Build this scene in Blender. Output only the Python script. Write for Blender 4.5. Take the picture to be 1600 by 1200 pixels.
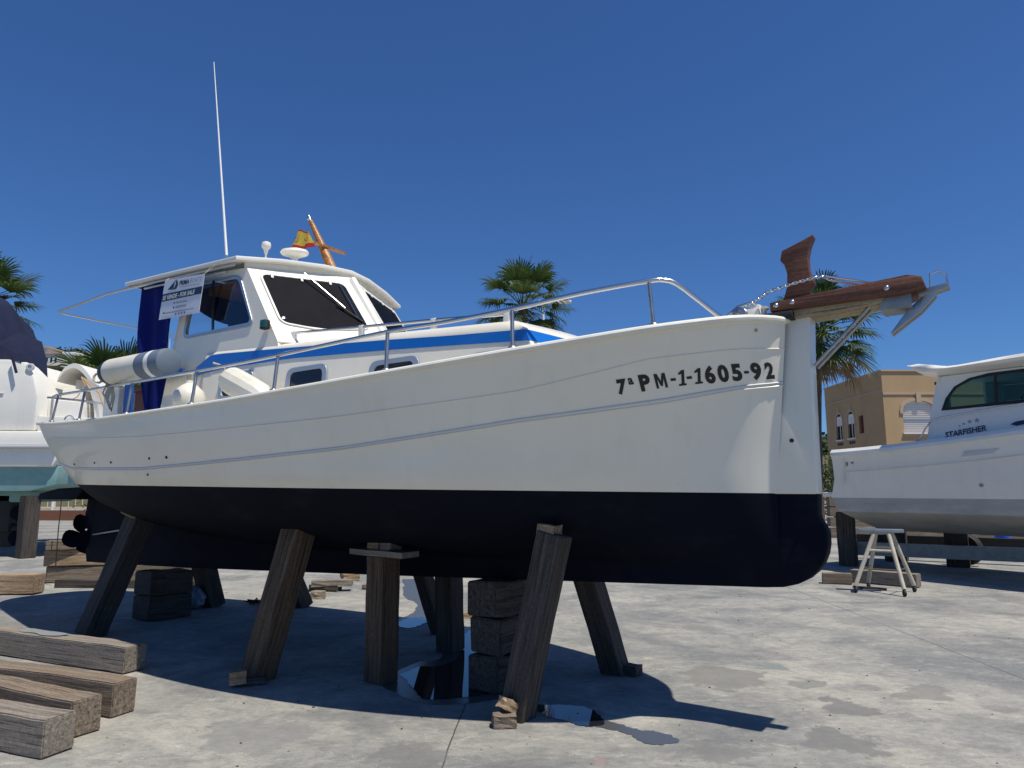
import bpy, bmesh, math, random
from mathutils import Vector, Matrix
from mathutils.geometry import tessellate_polygon
from mathutils.bvhtree import BVHTree
random.seed(7)
R = math.radians
for _o in list(bpy.data.objects): bpy.data.objects.remove(_o)
scene = bpy.context.scene
COL = scene.collection

# ------------------------------------------------------------------ camera
cd = bpy.data.cameras.new("camera"); cam = bpy.data.objects.new("camera", cd); COL.objects.link(cam)
PITCH = math.atan(168/1110)
cam.location = (0, 0, 1.5); cam.rotation_euler = (R(90)+PITCH, 0, 0)
cd.sensor_width = 36; cd.lens = 36*1110/1600; cd.clip_start = .05; cd.clip_end = 3000
scene.camera = cam
# ------------------------------------------------------------------ light
SUNV = Vector((.808, -.756, 2.648)).normalized()
w = bpy.data.worlds.new("World"); scene.world = w; w.use_nodes = True
nt = w.node_tree; bg = nt.nodes["Background"]
sky = nt.nodes.new("ShaderNodeTexSky"); sky.sky_type = 'NISHITA'; sky.sun_disc = False
sky.sun_elevation = math.asin(SUNV.z); sky.sun_rotation = math.atan2(SUNV.x, SUNV.y)
sky.altitude = 0; sky.air_density = 1.0; sky.dust_density = .15; sky.ozone_density = 3.0
tint = nt.nodes.new("ShaderNodeMix"); tint.data_type = 'RGBA'; tint.blend_type = 'MULTIPLY'; tint.inputs[0].default_value = 1
tint.inputs[7].default_value = (.45, .75, 1.17, 1)      # polarised deep Mediterranean blue
nt.links.new(sky.outputs[0], tint.inputs[6]); nt.links.new(tint.outputs[2], bg.inputs[0]); bg.inputs[1].default_value = .078
sl = bpy.data.lights.new("sun", 'SUN'); sl.energy = 4.7; sl.angle = R(.5); sl.color = (1, .94, .83)
sun = bpy.data.objects.new("sun", sl); COL.objects.link(sun)
sun.rotation_euler = (-SUNV).to_track_quat('-Z', 'Y').to_euler()
scene.render.engine = 'CYCLES'
scene.view_settings.view_transform = 'Standard'; scene.view_settings.look = 'None'
scene.view_settings.exposure = .1; scene.view_settings.gamma = 1
scene.cycles.max_bounces = 8

# ------------------------------------------------------------------ materials
MATS = {}
def mat(name, col, rough=.5, metal=0, spec=.5, noise=None, bump=None, coords='Object', coat=0):
    """noise=(scale, colour2, amount, detail) ; bump=(scale,strength,distance)"""
    m = bpy.data.materials.new(name); m.use_nodes = True
    n = m.node_tree.nodes; l = m.node_tree.links; b = n["Principled BSDF"]
    b.inputs["Base Color"].default_value = (*col, 1); b.inputs["Roughness"].default_value = rough
    b.inputs["Metallic"].default_value = metal; b.inputs["Specular IOR Level"].default_value = spec
    b.inputs["Coat Weight"].default_value = coat
    tc = n.new("ShaderNodeTexCoord")
    if noise:
        t = n.new("ShaderNodeTexNoise"); t.inputs["Scale"].default_value = noise[0]; t.inputs["Detail"].default_value = 8
        t.inputs["Roughness"].default_value = .65
        mp = n.new("ShaderNodeMapping"); mp.inputs["Scale"].default_value = noise[3] if len(noise) > 3 else (1, 1, 1)
        l.new(tc.outputs[coords], mp.inputs[0]); l.new(mp.outputs[0], t.inputs[0])
        cr = n.new("ShaderNodeValToRGB"); cr.color_ramp.elements[0].position = .35; cr.color_ramp.elements[1].position = .68
        cr.color_ramp.elements[0].color = (0, 0, 0, 1); cr.color_ramp.elements[1].color = (noise[2],)*3+(1,)
        l.new(t.outputs[0], cr.inputs[0])
        mx = n.new("ShaderNodeMix"); mx.data_type = 'RGBA'; mx.inputs[6].default_value = (*col, 1); mx.inputs[7].default_value = (*noise[1], 1)
        l.new(cr.outputs[0], mx.inputs[0]); l.new(mx.outputs[2], b.inputs["Base Color"])
    if bump:
        t = n.new("ShaderNodeTexNoise"); t.inputs["Scale"].default_value = bump[0]; t.inputs["Detail"].default_value = 6
        l.new(tc.outputs[coords], t.inputs[0])
        bp = n.new("ShaderNodeBump"); bp.inputs["Strength"].default_value = bump[1]; bp.inputs["Distance"].default_value = bump[2]
        l.new(t.outputs[0], bp.inputs["Height"]); l.new(bp.outputs[0], b.inputs["Normal"])
    MATS[name] = m; return m

def wood_mat(name, c1, c2, c3, rough=.85, ring=0.0, spec=.25):
    """weathered timber, grain along local X"""
    m = bpy.data.materials.new(name); m.use_nodes = True
    n = m.node_tree.nodes; l = m.node_tree.links; b = n["Principled BSDF"]
    b.inputs["Roughness"].default_value = rough; b.inputs["Specular IOR Level"].default_value = spec
    tc = n.new("ShaderNodeTexCoord"); oi = n.new("ShaderNodeObjectInfo")
    add = n.new("ShaderNodeVectorMath"); add.operation = 'ADD'
    mul = n.new("ShaderNodeMath"); mul.operation = 'MULTIPLY'; mul.inputs[1].default_value = 37
    l.new(oi.outputs["Random"], mul.inputs[0]); l.new(tc.outputs["Object"], add.inputs[0]); l.new(mul.outputs[0], add.inputs[1])
    def tex(sc, scale, detail=8, dist=0):
        mp = n.new("ShaderNodeMapping"); mp.inputs["Scale"].default_value = sc
        t = n.new("ShaderNodeTexNoise"); t.inputs["Scale"].default_value = scale; t.inputs["Detail"].default_value = detail
        t.inputs["Roughness"].default_value = .6; t.inputs["Distortion"].default_value = dist
        l.new(add.outputs[0], mp.inputs[0]); l.new(mp.outputs[0], t.inputs[0]); return t
    g = tex((.35, 9, 9), 5, 8, .6); big = tex((1, 1.5, 1.5), 2.2, 5); crk = tex((.25, 12, 12), 4, 3, .3); sp = tex((1, 1, 1), 60, 3)
    r1 = n.new("ShaderNodeValToRGB"); e = r1.color_ramp.elements; e[0].position = .33; e[0].color = (*c1, 1); e[1].position = .66; e[1].color = (*c2, 1)
    l.new(g.outputs[0], r1.inputs[0])
    mx = n.new("ShaderNodeMix"); mx.data_type = 'RGBA'; mx.inputs[7].default_value = (*c3, 1); l.new(r1.outputs[0], mx.inputs[6])
    rb = n.new("ShaderNodeMapRange"); rb.inputs[1].default_value = .45; rb.inputs[2].default_value = .7; rb.inputs[4].default_value = .65
    l.new(big.outputs[0], rb.inputs[0]); l.new(rb.outputs[0], mx.inputs[0])
    rc = n.new("ShaderNodeMapRange"); rc.inputs[1].default_value = .36; rc.inputs[2].default_value = .42; rc.inputs[3].default_value = .5; rc.inputs[4].default_value = 1
    l.new(crk.outputs[0], rc.inputs[0])
    rs = n.new("ShaderNodeMapRange"); rs.inputs[1].default_value = .3; rs.inputs[2].default_value = .7; rs.inputs[3].default_value = .75; rs.inputs[4].default_value = 1.2
    l.new(sp.outputs[0], rs.inputs[0])
    mm = n.new("ShaderNodeMath"); mm.operation = 'MULTIPLY'; l.new(rc.outputs[0], mm.inputs[0]); l.new(rs.outputs[0], mm.inputs[1])
    vm = n.new("ShaderNodeVectorMath"); vm.operation = 'SCALE'; l.new(mx.outputs[2], vm.inputs[0]); l.new(mm.outputs[0], vm.inputs["Scale"])
    l.new(vm.outputs[0], b.inputs["Base Color"])
    ah = n.new("ShaderNodeMath"); ah.operation = 'MULTIPLY'; l.new(g.outputs[0], ah.inputs[0]); l.new(rc.outputs[0], ah.inputs[1])
    bp = n.new("ShaderNodeBump"); bp.inputs["Strength"].default_value = .5; bp.inputs["Distance"].default_value = .007
    l.new(ah.outputs[0], bp.inputs["Height"]); l.new(bp.outputs[0], b.inputs["Normal"])
    MATS[name] = m; return m

M = MATS
mat('gelcoat', (.81, .77, .665), .32, noise=(1.3, (.71, .67, .56), .5), bump=(3, .05, .01), coat=.25)
mat('gelcoat_white', (.81, .785, .715), .38, noise=(2, (.68, .67, .63), .5), bump=(4, .04, .01))
mat('deck_white', (.74, .73, .69), .6, noise=(6, (.6, .58, .52), .5))
mat('cap_white', (.80, .78, .70), .45, noise=(5, (.66, .62, .5), .6))
mat('antifoul_navy', (.003, .0048, .012), .8, spec=.12, noise=(2.5, (.005, .0065, .013), .8), bump=(14, .25, .004))
mat('antifoul_teal', (.16, .34, .34), .8, noise=(2, (.30, .42, .38), .7, (1, 1, 3)))
mat('antifoul_grey', (.34, .35, .33), .85, noise=(3, (.50, .49, .45), .9, (.6, .6, 2.5)))
mat('stripe_blue', (.003, .135, .52), .35, coat=.3)
mat('strake_grey', (.56, .57, .58), .5)
mat('canvas_blue', (.0015, .010, .14), .85, spec=.2, noise=(3, (.001, .006, .08), .7), bump=(6, .3, .02))
mat('cover_navy', (.011, .016, .045), .85, spec=.2, noise=(1.5, (.022, .026, .055), .8), bump=(3, .5, .04))
mat('black_cover', (.0025, .003, .006), .6, noise=(3, (.006, .0065, .011), .9), bump=(5, .25, .02), spec=.06)
mat('black_rubber', (.012, .012, .013), .7)
mat('ink', (.006, .006, .008), .5)
mat('navy_ink', (.012, .02, .08), .5)
mat('grey_ink', (.30, .33, .42), .6)
mat('steel', (.62, .63, .65), .22, metal=1)
mat('steel_dull', (.42, .43, .44), .4, metal=1, noise=(8, (.25, .25, .26), .7))
mat('aluminium', (.5, .52, .55), .38, metal=.9)
mat('galvanised', (.33, .36, .38), .5, metal=.7, noise=(9, (.22, .25, .28), .9))
mat('frame_blue_grey', (.36, .42, .50), .4, metal=.4)
mat('fender_white', (.74, .72, .64), .4, noise=(4, (.62, .58, .46), .7))
mat('fender_grey', (.13, .17, .22), .5)
mat('fender_navy', (.012, .02, .06), .5)
mat('rope', (.5, .47, .38), .9)
mat('rope_orange', (.5, .28, .09), .9)
mat('brass', (.6, .45, .2), .35, metal=1)
mat('green_lens', (.004, .06, .05), .2, coat=.5)
mat('sign_white', (.62, .65, .74), .5)
mat('sign_navy', (.006, .03, .07), .5)
mat('tan_leather', (.32, .13, .06), .6)
mat('red_brown', (.15, .035, .025), .5)
mat('blue_plastic', (.005, .09, .42), .5)
mat('bucket_blue', (.004, .10, .62), .4)
mat('flag_red', (.55, .03, .03), .8); mat('flag_yellow', (.72, .52, .08), .8)
mat('bag_plastic', (.20, .24, .32), .45, bump=(9, .8, .03))
mat('dinghy_white', (.80, .78, .72), .4, noise=(2, (.7, .66, .58), .5))
mat('stucco', (.45, .305, .165), .95, noise=(.5, (.38, .255, .14), .8), bump=(8, .5, .02))
mat('stucco_trim', (.46, .34, .24), .9)
mat('shutter_white', (.74, .74, .72), .6)
mat('far_glass', (.012, .016, .022), .12, spec=.45)
mat('brick', (.19, .08, .045), .9, noise=(20, (.12, .05, .03), .8))
mat('cream_paint', (.62, .55, .34), .6)
mat('house_white', (.7, .66, .6), .8)
mat('stone', (.30, .25, .19), .9, noise=(25, (.12, .1, .08), .9), bump=(20, .6, .01))
mat('debris_dark', (.03, .03, .028), .9)
mat('palm_trunk', (.12, .085, .055), .95, noise=(9, (.05, .035, .025), .9, (1, 1, 4)), bump=(18, .9, .03))
wood_mat('timber_grey', (.15, .13, .11), (.31, .27, .225), (.20, .165, .13))
wood_mat('timber_brown', (.11, .085, .065), (.28, .225, .17), (.20, .15, .105))
wood_mat('timber_prop', (.055, .038, .026), (.165, .115, .075), (.105, .07, .045))
wood_mat('timber_dark', (.035, .030, .027), (.105, .092, .08), (.06, .052, .046))
wood_mat('timber_pale', (.16, .10, .055), (.50, .37, .24), (.32, .21, .12))
wood_mat('varnish', (.065, .022, .012), (.19, .07, .032), (.115, .038, .018), rough=.55, spec=.5)
wood_mat('mast_wood', (.22, .09, .022), (.48, .22, .06), (.33, .14, .035), rough=.4, spec=.5)
wood_mat('plank_pale', (.25, .20, .13), (.46, .39, .28), (.36, .30, .21), rough=.8)

def streaks(name, col, sc, lo, hi, amt, off=0):
    m = MATS[name]; n = m.node_tree.nodes; l = m.node_tree.links; b = n["Principled BSDF"]; src = b.inputs["Base Color"].links[0].from_socket
    tc = n.new("ShaderNodeTexCoord"); mp = n.new("ShaderNodeMapping"); mp.inputs["Scale"].default_value = sc; mp.inputs["Location"].default_value = (off, 0, 0)
    t = n.new("ShaderNodeTexNoise"); t.inputs["Scale"].default_value = 1; t.inputs["Detail"].default_value = 6
    r_ = n.new("ShaderNodeMapRange"); r_.inputs[1].default_value = lo; r_.inputs[2].default_value = hi; r_.inputs[4].default_value = amt
    mx = n.new("ShaderNodeMix"); mx.data_type = 'RGBA'; mx.inputs[7].default_value = (*col, 1)
    l.new(tc.outputs["Object"], mp.inputs[0]); l.new(mp.outputs[0], t.inputs[0]); l.new(t.outputs[0], r_.inputs[0]); l.new(r_.outputs[0], mx.inputs[0])
    l.new(src, mx.inputs[6]); l.new(mx.outputs[2], b.inputs["Base Color"])
streaks('gelcoat', (.66, .62, .53), (9, 9, .5), .56, .78, .35)
streaks('gelcoat', (.5, .48, .42), (40, 40, 6), .70, .80, .35, 3)
streaks('gelcoat_white', (.62, .60, .55), (7, 7, .5), .56, .78, .3)
streaks('antifoul_navy', (.012, .014, .022), (3, 3, 6), .55, .7, .6)
streaks('antifoul_teal', (.32, .38, .33), (5, 5, .8), .5, .7, .5)
def leaf_mat(name, c1, c2, trans=.25):
    m = bpy.data.materials.new(name); m.use_nodes = True
    n = m.node_tree.nodes; l = m.node_tree.links; b = n["Principled BSDF"]
    b.inputs["Roughness"].default_value = .55; b.inputs["Specular IOR Level"].default_value = .3
    g = n.new("ShaderNodeNewGeometry"); mx = n.new("ShaderNodeMix"); mx.data_type = 'RGBA'
    mx.inputs[6].default_value = (*c1, 1); mx.inputs[7].default_value = (*c2, 1)
    l.new(g.outputs["Random Per Island"], mx.inputs[0]); l.new(mx.outputs[2], b.inputs["Base Color"])
    tr = n.new("ShaderNodeBsdfTranslucent"); l.new(mx.outputs[2], tr.inputs[0])
    ms = n.new("ShaderNodeMixShader"); ms.inputs[0].default_value = trans
    l.new(b.outputs[0], ms.inputs[1]); l.new(tr.outputs[0], ms.inputs[2])
    l.new(ms.outputs[0], n["Material Output"].inputs[0]); MATS[name] = m
leaf_mat('frond', (.035, .075, .018), (.10, .14, .035))
leaf_mat('frond_dead', (.16, .10, .05), (.34, .24, .13), .15)
leaf_mat('bush_leaf', (.03, .055, .015), (.09, .12, .035), .2)
leaf_mat('pine_leaf', (.018, .034, .012), (.05, .075, .025), .1)

def glass_mat(name, tint, fac):
    m = bpy.data.materials.new(name); m.use_nodes = True
    n = m.node_tree.nodes; l = m.node_tree.links; n.remove(n["Principled BSDF"])
    t = n.new("ShaderNodeBsdfTransparent"); t.inputs[0].default_value = (*tint, 1)
    g = n.new("ShaderNodeBsdfGlossy"); g.inputs["Roughness"].default_value = .03; g.inputs[0].default_value = (.9, .95, 1, 1)
    ms = n.new("ShaderNodeMixShader"); ms.inputs[0].default_value = fac
    fr = n.new("ShaderNodeLayerWeight"); fr.inputs[0].default_value = .5
    pw = n.new("ShaderNodeMath"); pw.operation = 'POWER'; pw.inputs[1].default_value = 4; l.new(fr.outputs["Facing"], pw.inputs[0])
    ad = n.new("ShaderNodeMath"); ad.operation = 'MULTIPLY_ADD'; ad.inputs[1].default_value = .6; ad.inputs[2].default_value = .025; l.new(pw.outputs[0], ad.inputs[0])
    l.new(ad.outputs[0], ms.inputs[0])
    l.new(t.outputs[0], ms.inputs[1]); l.new(g.outputs[0], ms.inputs[2]); l.new(ms.outputs[0], n["Material Output"].inputs[0])
    MATS[name] = m
glass_mat('clear_glass', (.90, .93, .95), .1)
glass_mat('smoke_glass', (.10, .13, .15), .1)
glass_mat('teal_glass', (.35, .52, .52), .1)

# ------------------------------------------------------------------ mesh builder
class MB:
    def __init__(s): s.v = []; s.f = []; s.m = []
    def add(s, vs, fs, mi=0):
        o = len(s.v); s.v += [tuple(v) for v in vs]
        for f in fs: s.f.append(tuple(i+o for i in f)); s.m.append(mi)
        return s
    def box(s, c, size, rz=0, mi=0, mtx=None):
        hx, hy, hz = [a/2 for a in size]
        vs = [Vector((x, y, z)) for x in (-hx, hx) for y in (-hy, hy) for z in (-hz, hz)]
        mt = mtx if mtx is not None else Matrix.Rotation(rz, 3, 'Z')
        vs = [mt @ v + Vector(c) for v in vs]
        return s.add(vs, [(0, 1, 3, 2), (4, 6, 7, 5), (0, 4, 5, 1), (2, 3, 7, 6), (0, 2, 6, 4), (1, 5, 7, 3)], mi)
    def tube(s, path, r, n=8, mi=0, cap=True, closed=False):
        P = [Vector(p) for p in path]; N = len(P)
        rs = r if isinstance(r, (list, tuple)) else [r]*N
        vs = []; up = None
        for i, p in enumerate(P):
            if closed: d = P[(i+1) % N]-P[i-1]
            else: d = P[min(i+1, N-1)]-P[max(i-1, 0)]
            d.normalize()
            if up is None:
                up = Vector((0, 0, 1)) if abs(d.z) < .9 else Vector((1, 0, 0))
            a = d.cross(up).normalized(); b = a.cross(d).normalized(); up = b
            for k in range(n):
                an = 2*math.pi*k/n; vs.append(p+(a*math.cos(an)+b*math.sin(an))*rs[i])
        fs = []
        for i in range(N if closed else N-1):
            j = (i+1) % N
            for k in range(n):
                k2 = (k+1) % n; fs.append((i*n+k, i*n+k2, j*n+k2, j*n+k))
        if cap and not closed: fs += [tuple(range(n-1, -1, -1)), tuple((N-1)*n+k for k in range(n))]
        return s.add(vs, fs, mi)
    def lathe(s, prof, c=(0, 0, 0), axis=(0, 0, 1), n=20, mi=0):
        ax = Vector(axis).normalized(); q = Vector((0, 0, 1)).rotation_difference(ax)
        vs = []
        for r_, z in prof:
            for k in range(n):
                an = 2*math.pi*k/n; vs.append(q @ Vector((r_*math.cos(an), r_*math.sin(an), z))+Vector(c))
        fs = []
        for i in range(len(prof)-1):
            for k in range(n):
                k2 = (k+1) % n; fs.append((i*n+k, i*n+k2, (i+1)*n+k2, (i+1)*n+k))
        fs += [tuple(range(n-1, -1, -1)), tuple((len(prof)-1)*n+k for k in range(n))]
        return s.add(vs, fs, mi)
    def grid(s, rows, mi=0, closed=False):
        h = len(rows); wd = len(rows[0]); vs = [p for r_ in rows for p in r_]; fs = []
        for i in range(h-1):
            for k in range(wd if closed else wd-1):
                k2 = (k+1) % wd; fs.append((i*wd+k, i*wd+k2, (i+1)*wd+k2, (i+1)*wd+k))
        return s.add(vs, fs, mi)
    def prism(s, poly, off, mi=0, holes=()):
        """poly: list of 3D points (planar), extruded by vector off, with holes"""
        off = Vector(off); loops = [[Vector(p) for p in poly]]+[[Vector(p) for p in h] for h in holes]
        tri = tessellate_polygon(loops); allv = [p for lp in loops for p in lp]; n = len(allv)
        fs = [tuple(t) for t in tri]+[tuple(i+n for i in reversed(t)) for t in tri]
        o = 0
        for lp in loops:
            k = len(lp)
            for i in range(k): j = (i+1) % k; fs.append((o+i, o+j, o+j+n, o+i+n))
            o += k
        return s.add(allv+[p+off for p in allv], fs, mi)
    def build(s, name, mats, parent=None, smooth=True, angle=35, bevel=0, loc=None):
        me = bpy.data.meshes.new(name); me.from_pydata([tuple(v) for v in s.v], [], s.f)
        if not isinstance(mats, (list, tuple)): mats = [mats]
        for m in mats: me.materials.append(M[m] if isinstance(m, str) else m)
        me.polygons.foreach_set('material_index', s.m)
        bm = bmesh.new(); bm.from_mesh(me); bmesh.ops.recalc_face_normals(bm, faces=bm.faces)
        if bevel:
            ed = [e_ for e_ in bm.edges if len(e_.link_faces) == 2 and e_.calc_face_angle(0) > R(30)]
            bmesh.ops.bevel(bm, geom=ed, offset=bevel, segments=2, affect='EDGES', profile=.6)
        bm.to_mesh(me); bm.free()
        if smooth:
            me.polygons.foreach_set('use_smooth', [True]*len(me.polygons)); me.set_sharp_from_angle(angle=R(angle))
        me.update()
        o = bpy.data.objects.new(name, me); COL.objects.link(o)
        if loc is not None: o.location = loc
        if parent: o.parent = parent
        return o

def tag(o, label=None, cat=None, group=None, kind=None):
    if label: o['label'] = label
    if cat: o['category'] = cat
    if group: o['group'] = group
    if kind: o['kind'] = kind
    return o
def thing(name, loc, rz, label, cat, group=None):
    o = bpy.data.objects.new(name, None); COL.objects.link(o); o.empty_display_size = .2
    o.location = loc; o.rotation_euler = (0, 0, rz); return tag(o, label, cat, group)

def lerp(a, b, f): return a+(b-a)*f
def interp(tab, x):
    if x <= tab[0][0]: return tab[0][1]
    for (x0, y0), (x1, y1) in zip(tab, tab[1:]):
        if x <= x1: return lerp(y0, y1, (x-x0)/(x1-x0))
    return tab[-1][1]
def catmull(P, sub=6):
    out = []
    for i in range(len(P)-1):
        p0, p1, p2, p3 = P[max(i-1, 0)], P[i], P[i+1], P[min(i+2, len(P)-1)]
        for k in range(sub):
            t = k/sub
            out.append(tuple(.5*((2*b)+(-a+c)*t+(2*a-5*b+4*c-d)*t*t+(-a+3*b-3*c+d)*t**3) for a, b, c, d in zip(p0, p1, p2, p3)))
    out.append(tuple(P[-1])); return out
def resample(P, n):
    L = [0]
    for a, b in zip(P, P[1:]): L.append(L[-1]+math.dist(a, b))
    out = []; j = 0
    for i in range(n):
        d = L[-1]*i/(n-1)
        while j < len(L)-2 and L[j+1] < d: j += 1
        f = (d-L[j])/max(L[j+1]-L[j], 1e-9); out.append(tuple(lerp(a, b, min(f, 1)) for a, b in zip(P[j], P[j+1])))
    return out
def roundpoly(P, r, n=5):
    P = [Vector(p) for p in P]; out = []
    for i, p in enumerate(P):
        a = P[i-1]; b = P[(i+1) % len(P)]
        da = (a-p); db = (b-p); ra = min(r, da.length*.45); rb = min(r, db.length*.45)
        A = p+da.normalized()*ra; B_ = p+db.normalized()*rb
        for k in range(n+1):
            t = k/n; out.append(A*(1-t)**2+p*2*t*(1-t)+B_*t*t)
    return out
def text_mesh(txt, size, fn, name, material, parent, shear=0, bold=0, spacing=1, sx=1, align='LEFT', sub=False):
    cu = bpy.data.curves.new(name, 'FONT'); cu.body = txt; cu.size = size; cu.shear = shear; cu.offset = bold
    cu.space_character = spacing; cu.align_x = align; cu.resolution_u = 3
    ob = bpy.data.objects.new(name, cu); COL.objects.link(ob)
    bpy.context.view_layer.update()
    me = bpy.data.meshes.new_from_object(ob.evaluated_get(bpy.context.evaluated_depsgraph_get()))
    bpy.data.objects.remove(ob)
    bm = bmesh.new(); bm.from_mesh(me)
    if sub:
        bmesh.ops.triangulate(bm, faces=bm.faces)
        bmesh.ops.subdivide_edges(bm, edges=[e_ for e_ in bm.edges if e_.calc_length() > size*.3], cuts=2)
    for v in bm.verts: v.co = Vector(fn(v.co.x*sx, v.co.y))
    bm.to_mesh(me); bm.free(); me.materials.clear(); me.materials.append(M[material])
    o = bpy.data.objects.new(name, me); COL.objects.link(o); o.name = name; me.name = name
    if parent: o.parent = parent
    return o

def beam(name, p0, p1, wdt, hgt, material, label=None, cat='timber', group=None, parent=None, roll=0, rough=.0035, kind=None):
    """squared timber with worn edges between two points; local X along the grain"""
    p0 = Vector(p0); p1 = Vector(p1); L = (p1-p0).length
    me = bpy.data.meshes.new(name); bm = bmesh.new()
    bmesh.ops.create_cube(bm, size=1)
    for v in bm.verts: v.co = Vector(((v.co.x+.5)*L, v.co.y*wdt, v.co.z*hgt))
    bmesh.ops.subdivide_edges(bm, edges=[e_ for e_ in bm.edges if abs((e_.verts[0].co-e_.verts[1].co).x) > L*.5], cuts=max(3, int(L/.12)))
    bmesh.ops.bevel(bm, geom=[e_ for e_ in bm.edges if len(e_.link_faces) == 2 and e_.calc_face_angle(0) > R(30)], offset=min(wdt, hgt)*.04, segments=2, affect='EDGES')
    rnd = random.Random(hash((round(p0.x, 2), round(p0.y, 2), round(L, 2))) & 0xffff)
    ph = [rnd.uniform(0, 6) for _ in range(6)]
    for v in bm.verts:
        x = v.co.x
        v.co.y += rough*(math.sin(x*5+ph[0])+.6*math.sin(x*17+ph[1]+v.co.z*9))
        v.co.z += rough*(math.sin(x*4+ph[2])+.6*math.sin(x*15+ph[3]+v.co.y*9))
        v.co.x += rough*.8*math.sin(v.co.y*30+v.co.z*22+ph[4])
    bm.to_mesh(me); bm.free(); me.materials.append(M[material])
    me.polygons.foreach_set('use_smooth', [True]*len(me.polygons)); me.set_sharp_from_angle(angle=R(40))
    o = bpy.data.objects.new(name, me); COL.objects.link(o)
    d = (p1-p0).normalized(); up = Vector((0, 0, 1)) if abs(d.z) < .7 else Vector((math.sin(R(35)+roll), math.cos(R(35)+roll), 0))
    y = up.cross(d).normalized(); z = d.cross(y)
    mt = Matrix((d, y, z)).transposed().to_4x4(); mt.translation = p0
    if parent: o.parent = parent; o.matrix_parent_inverse = Matrix()
    o.matrix_world = mt
    if kind: o['kind'] = kind
    if label: tag(o, label, cat, group)
    return o
# ------------------------------------------------------------------ hull shape (boat frame: s forward, t to starboard, z up)
def zsheer(s): return 2.2+.42*((s+3)/4.85)**2 if s > -3 else 2.2+.2*((s+3)/4.6)**2
def zwl(s): return 1.508-.012*s if s > -8 else 1.6
SHEER = [(-8.0, 0), (-7.97, .3), (-7.82, .58), (-7.5, .79), (-7.0, .93), (-6.2, 1.10), (-5.15, 1.30), (-4, 1.48), (-2.9, 1.58), (-1.75, 1.57), (-1.1, 1.51), (-.56, 1.42), (-.1, 1.31), (.29, 1.19), (.71, 1.03), (1.08, .86), (1.4, .65), (1.58, .48), (1.70, .28), (1.75, .14)]
WLP = [(-7.35, 0), (-7.33, .12), (-7.2, .3), (-6.9, .5), (-6.3, .76), (-5.5, 1.0), (-4.5, 1.22), (-3.5, 1.35), (-2.5, 1.39), (-1.7, 1.36), (-1.1, 1.27), (-.5, 1.12), (.0, .92), (.4, .72), (.8, .49), (1.1, .32), (1.35, .20), (1.5, .13), (1.58, .09), (1.62, .075)]
BIL = [(-7.2, 0), (-7.15, .08), (-7.0, .2), (-6.6, .36), (-6.1, .52), (-5.3, .72), (-4.5, .88), (-3.5, .98), (-2.5, 1.0), (-1.7, .96), (-1.1, .88), (-.5, .74), (.0, .57), (.4, .40), (.8, .25), (1.1, .16), (1.35, .11), (1.5, .09), (1.58, .08), (1.62, .07)]
GAR = [(-7.1, 0), (-7.0, .04), (-6.8, .06), (-6.4, .06), (-5.8, .06), (-5.2, .06), (-4.5, .06), (-3.5, .06), (-2.5, .06), (-1.7, .06), (-1.1, .06), (-.5, .06), (.0, .06), (.4, .06), (.8, .06), (1.1, .06), (1.35, .06), (1.5, .06), (1.58, .06), (1.62, .06)]
def zbil(s): return interp([(-7.2, 1.47), (-6.2, 1.35), (-5, 1.25), (-3, 1.2), (0, 1.2), (1.1, 1.18), (1.62, 1.15)], s)
def zgar(s): return interp([(-7.2, 1.42), (-6.2, 1.22), (-5, 1.02), (-3, .93), (0, .98), (1.62, 1.04)], s)
def hull_rows(n=90, sub=7):
    def lev(tab, zf, dens=6): return [(a, b, zf(a)) for a, b in resample(catmull(tab, dens), n)]
    S = lev(SHEER, zsheer); Wl = lev(WLP, zwl); Bi = lev(BIL, zbil); Ga = lev(GAR, zgar)
    top = []; bot = []
    for i in range(n):
        f = i/(n-1)
        s_, w_ = S[i], Wl[i]
        bow = max(0, (f-.6)/.4)
        mid = []
        for q in (.33, .66):
            tt = lerp(w_[1], s_[1], q)+.05*math.sin(math.pi*q)*(1-1.9*bow)*(1 if s_[1] > .2 else .1)
            mid.append((lerp(w_[0], s_[0], q), tt, lerp(w_[2], s_[2], q)))
        c = catmull([Bi[i], w_, mid[0], mid[1], s_], sub)
        top.append(c[sub:])                     # waterline .. sheer
        b = catmull([Ga[i], Bi[i], w_], sub); bot.append(b)
    return top, bot
# ================================================================== MAIN BOAT
HEAD = R(-35)
boat = thing('fishing_boat', (.41, 5.58, 0), HEAD, 'white cabin boat with navy bottom and blue cabin stripe, propped on timbers in the foreground', 'boat')
def B(s, t, z): return Vector((s, -t, z))
def BW(s, t, z):
    c, n = math.cos(HEAD), math.sin(HEAD); x, y = s, -t
    return Vector((.41+c*x-n*y, 5.58+n*x+c*y, z))
top, bot = hull_rows()
def rows_to(mb, rows, side):
    mb.grid([[B(s, t*side, z) for s, t, z in r_] for r_ in rows])
hm = MB(); rows_to(hm, top, 1); rows_to(hm, top, -1)
hull = hm.build('hull', 'gelcoat', boat, angle=60)
am = MB(); rows_to(am, bot, 1); rows_to(am, bot, -1)
bottom = am.build('antifouled_bottom', 'antifoul_navy', boat, angle=60)
NS = len(top); NV = len(top[0])
hb = BVHTree.FromPolygons([Vector(v) for v in hm.v], hm.f)
def on_hull(s, z, off=.003):
    h = hb.ray_cast(Vector((s, -4, z)), Vector((0, 1, 0)))
    return Vector((s, (h[0].y if h[0] else -.2)-off, z))
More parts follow.
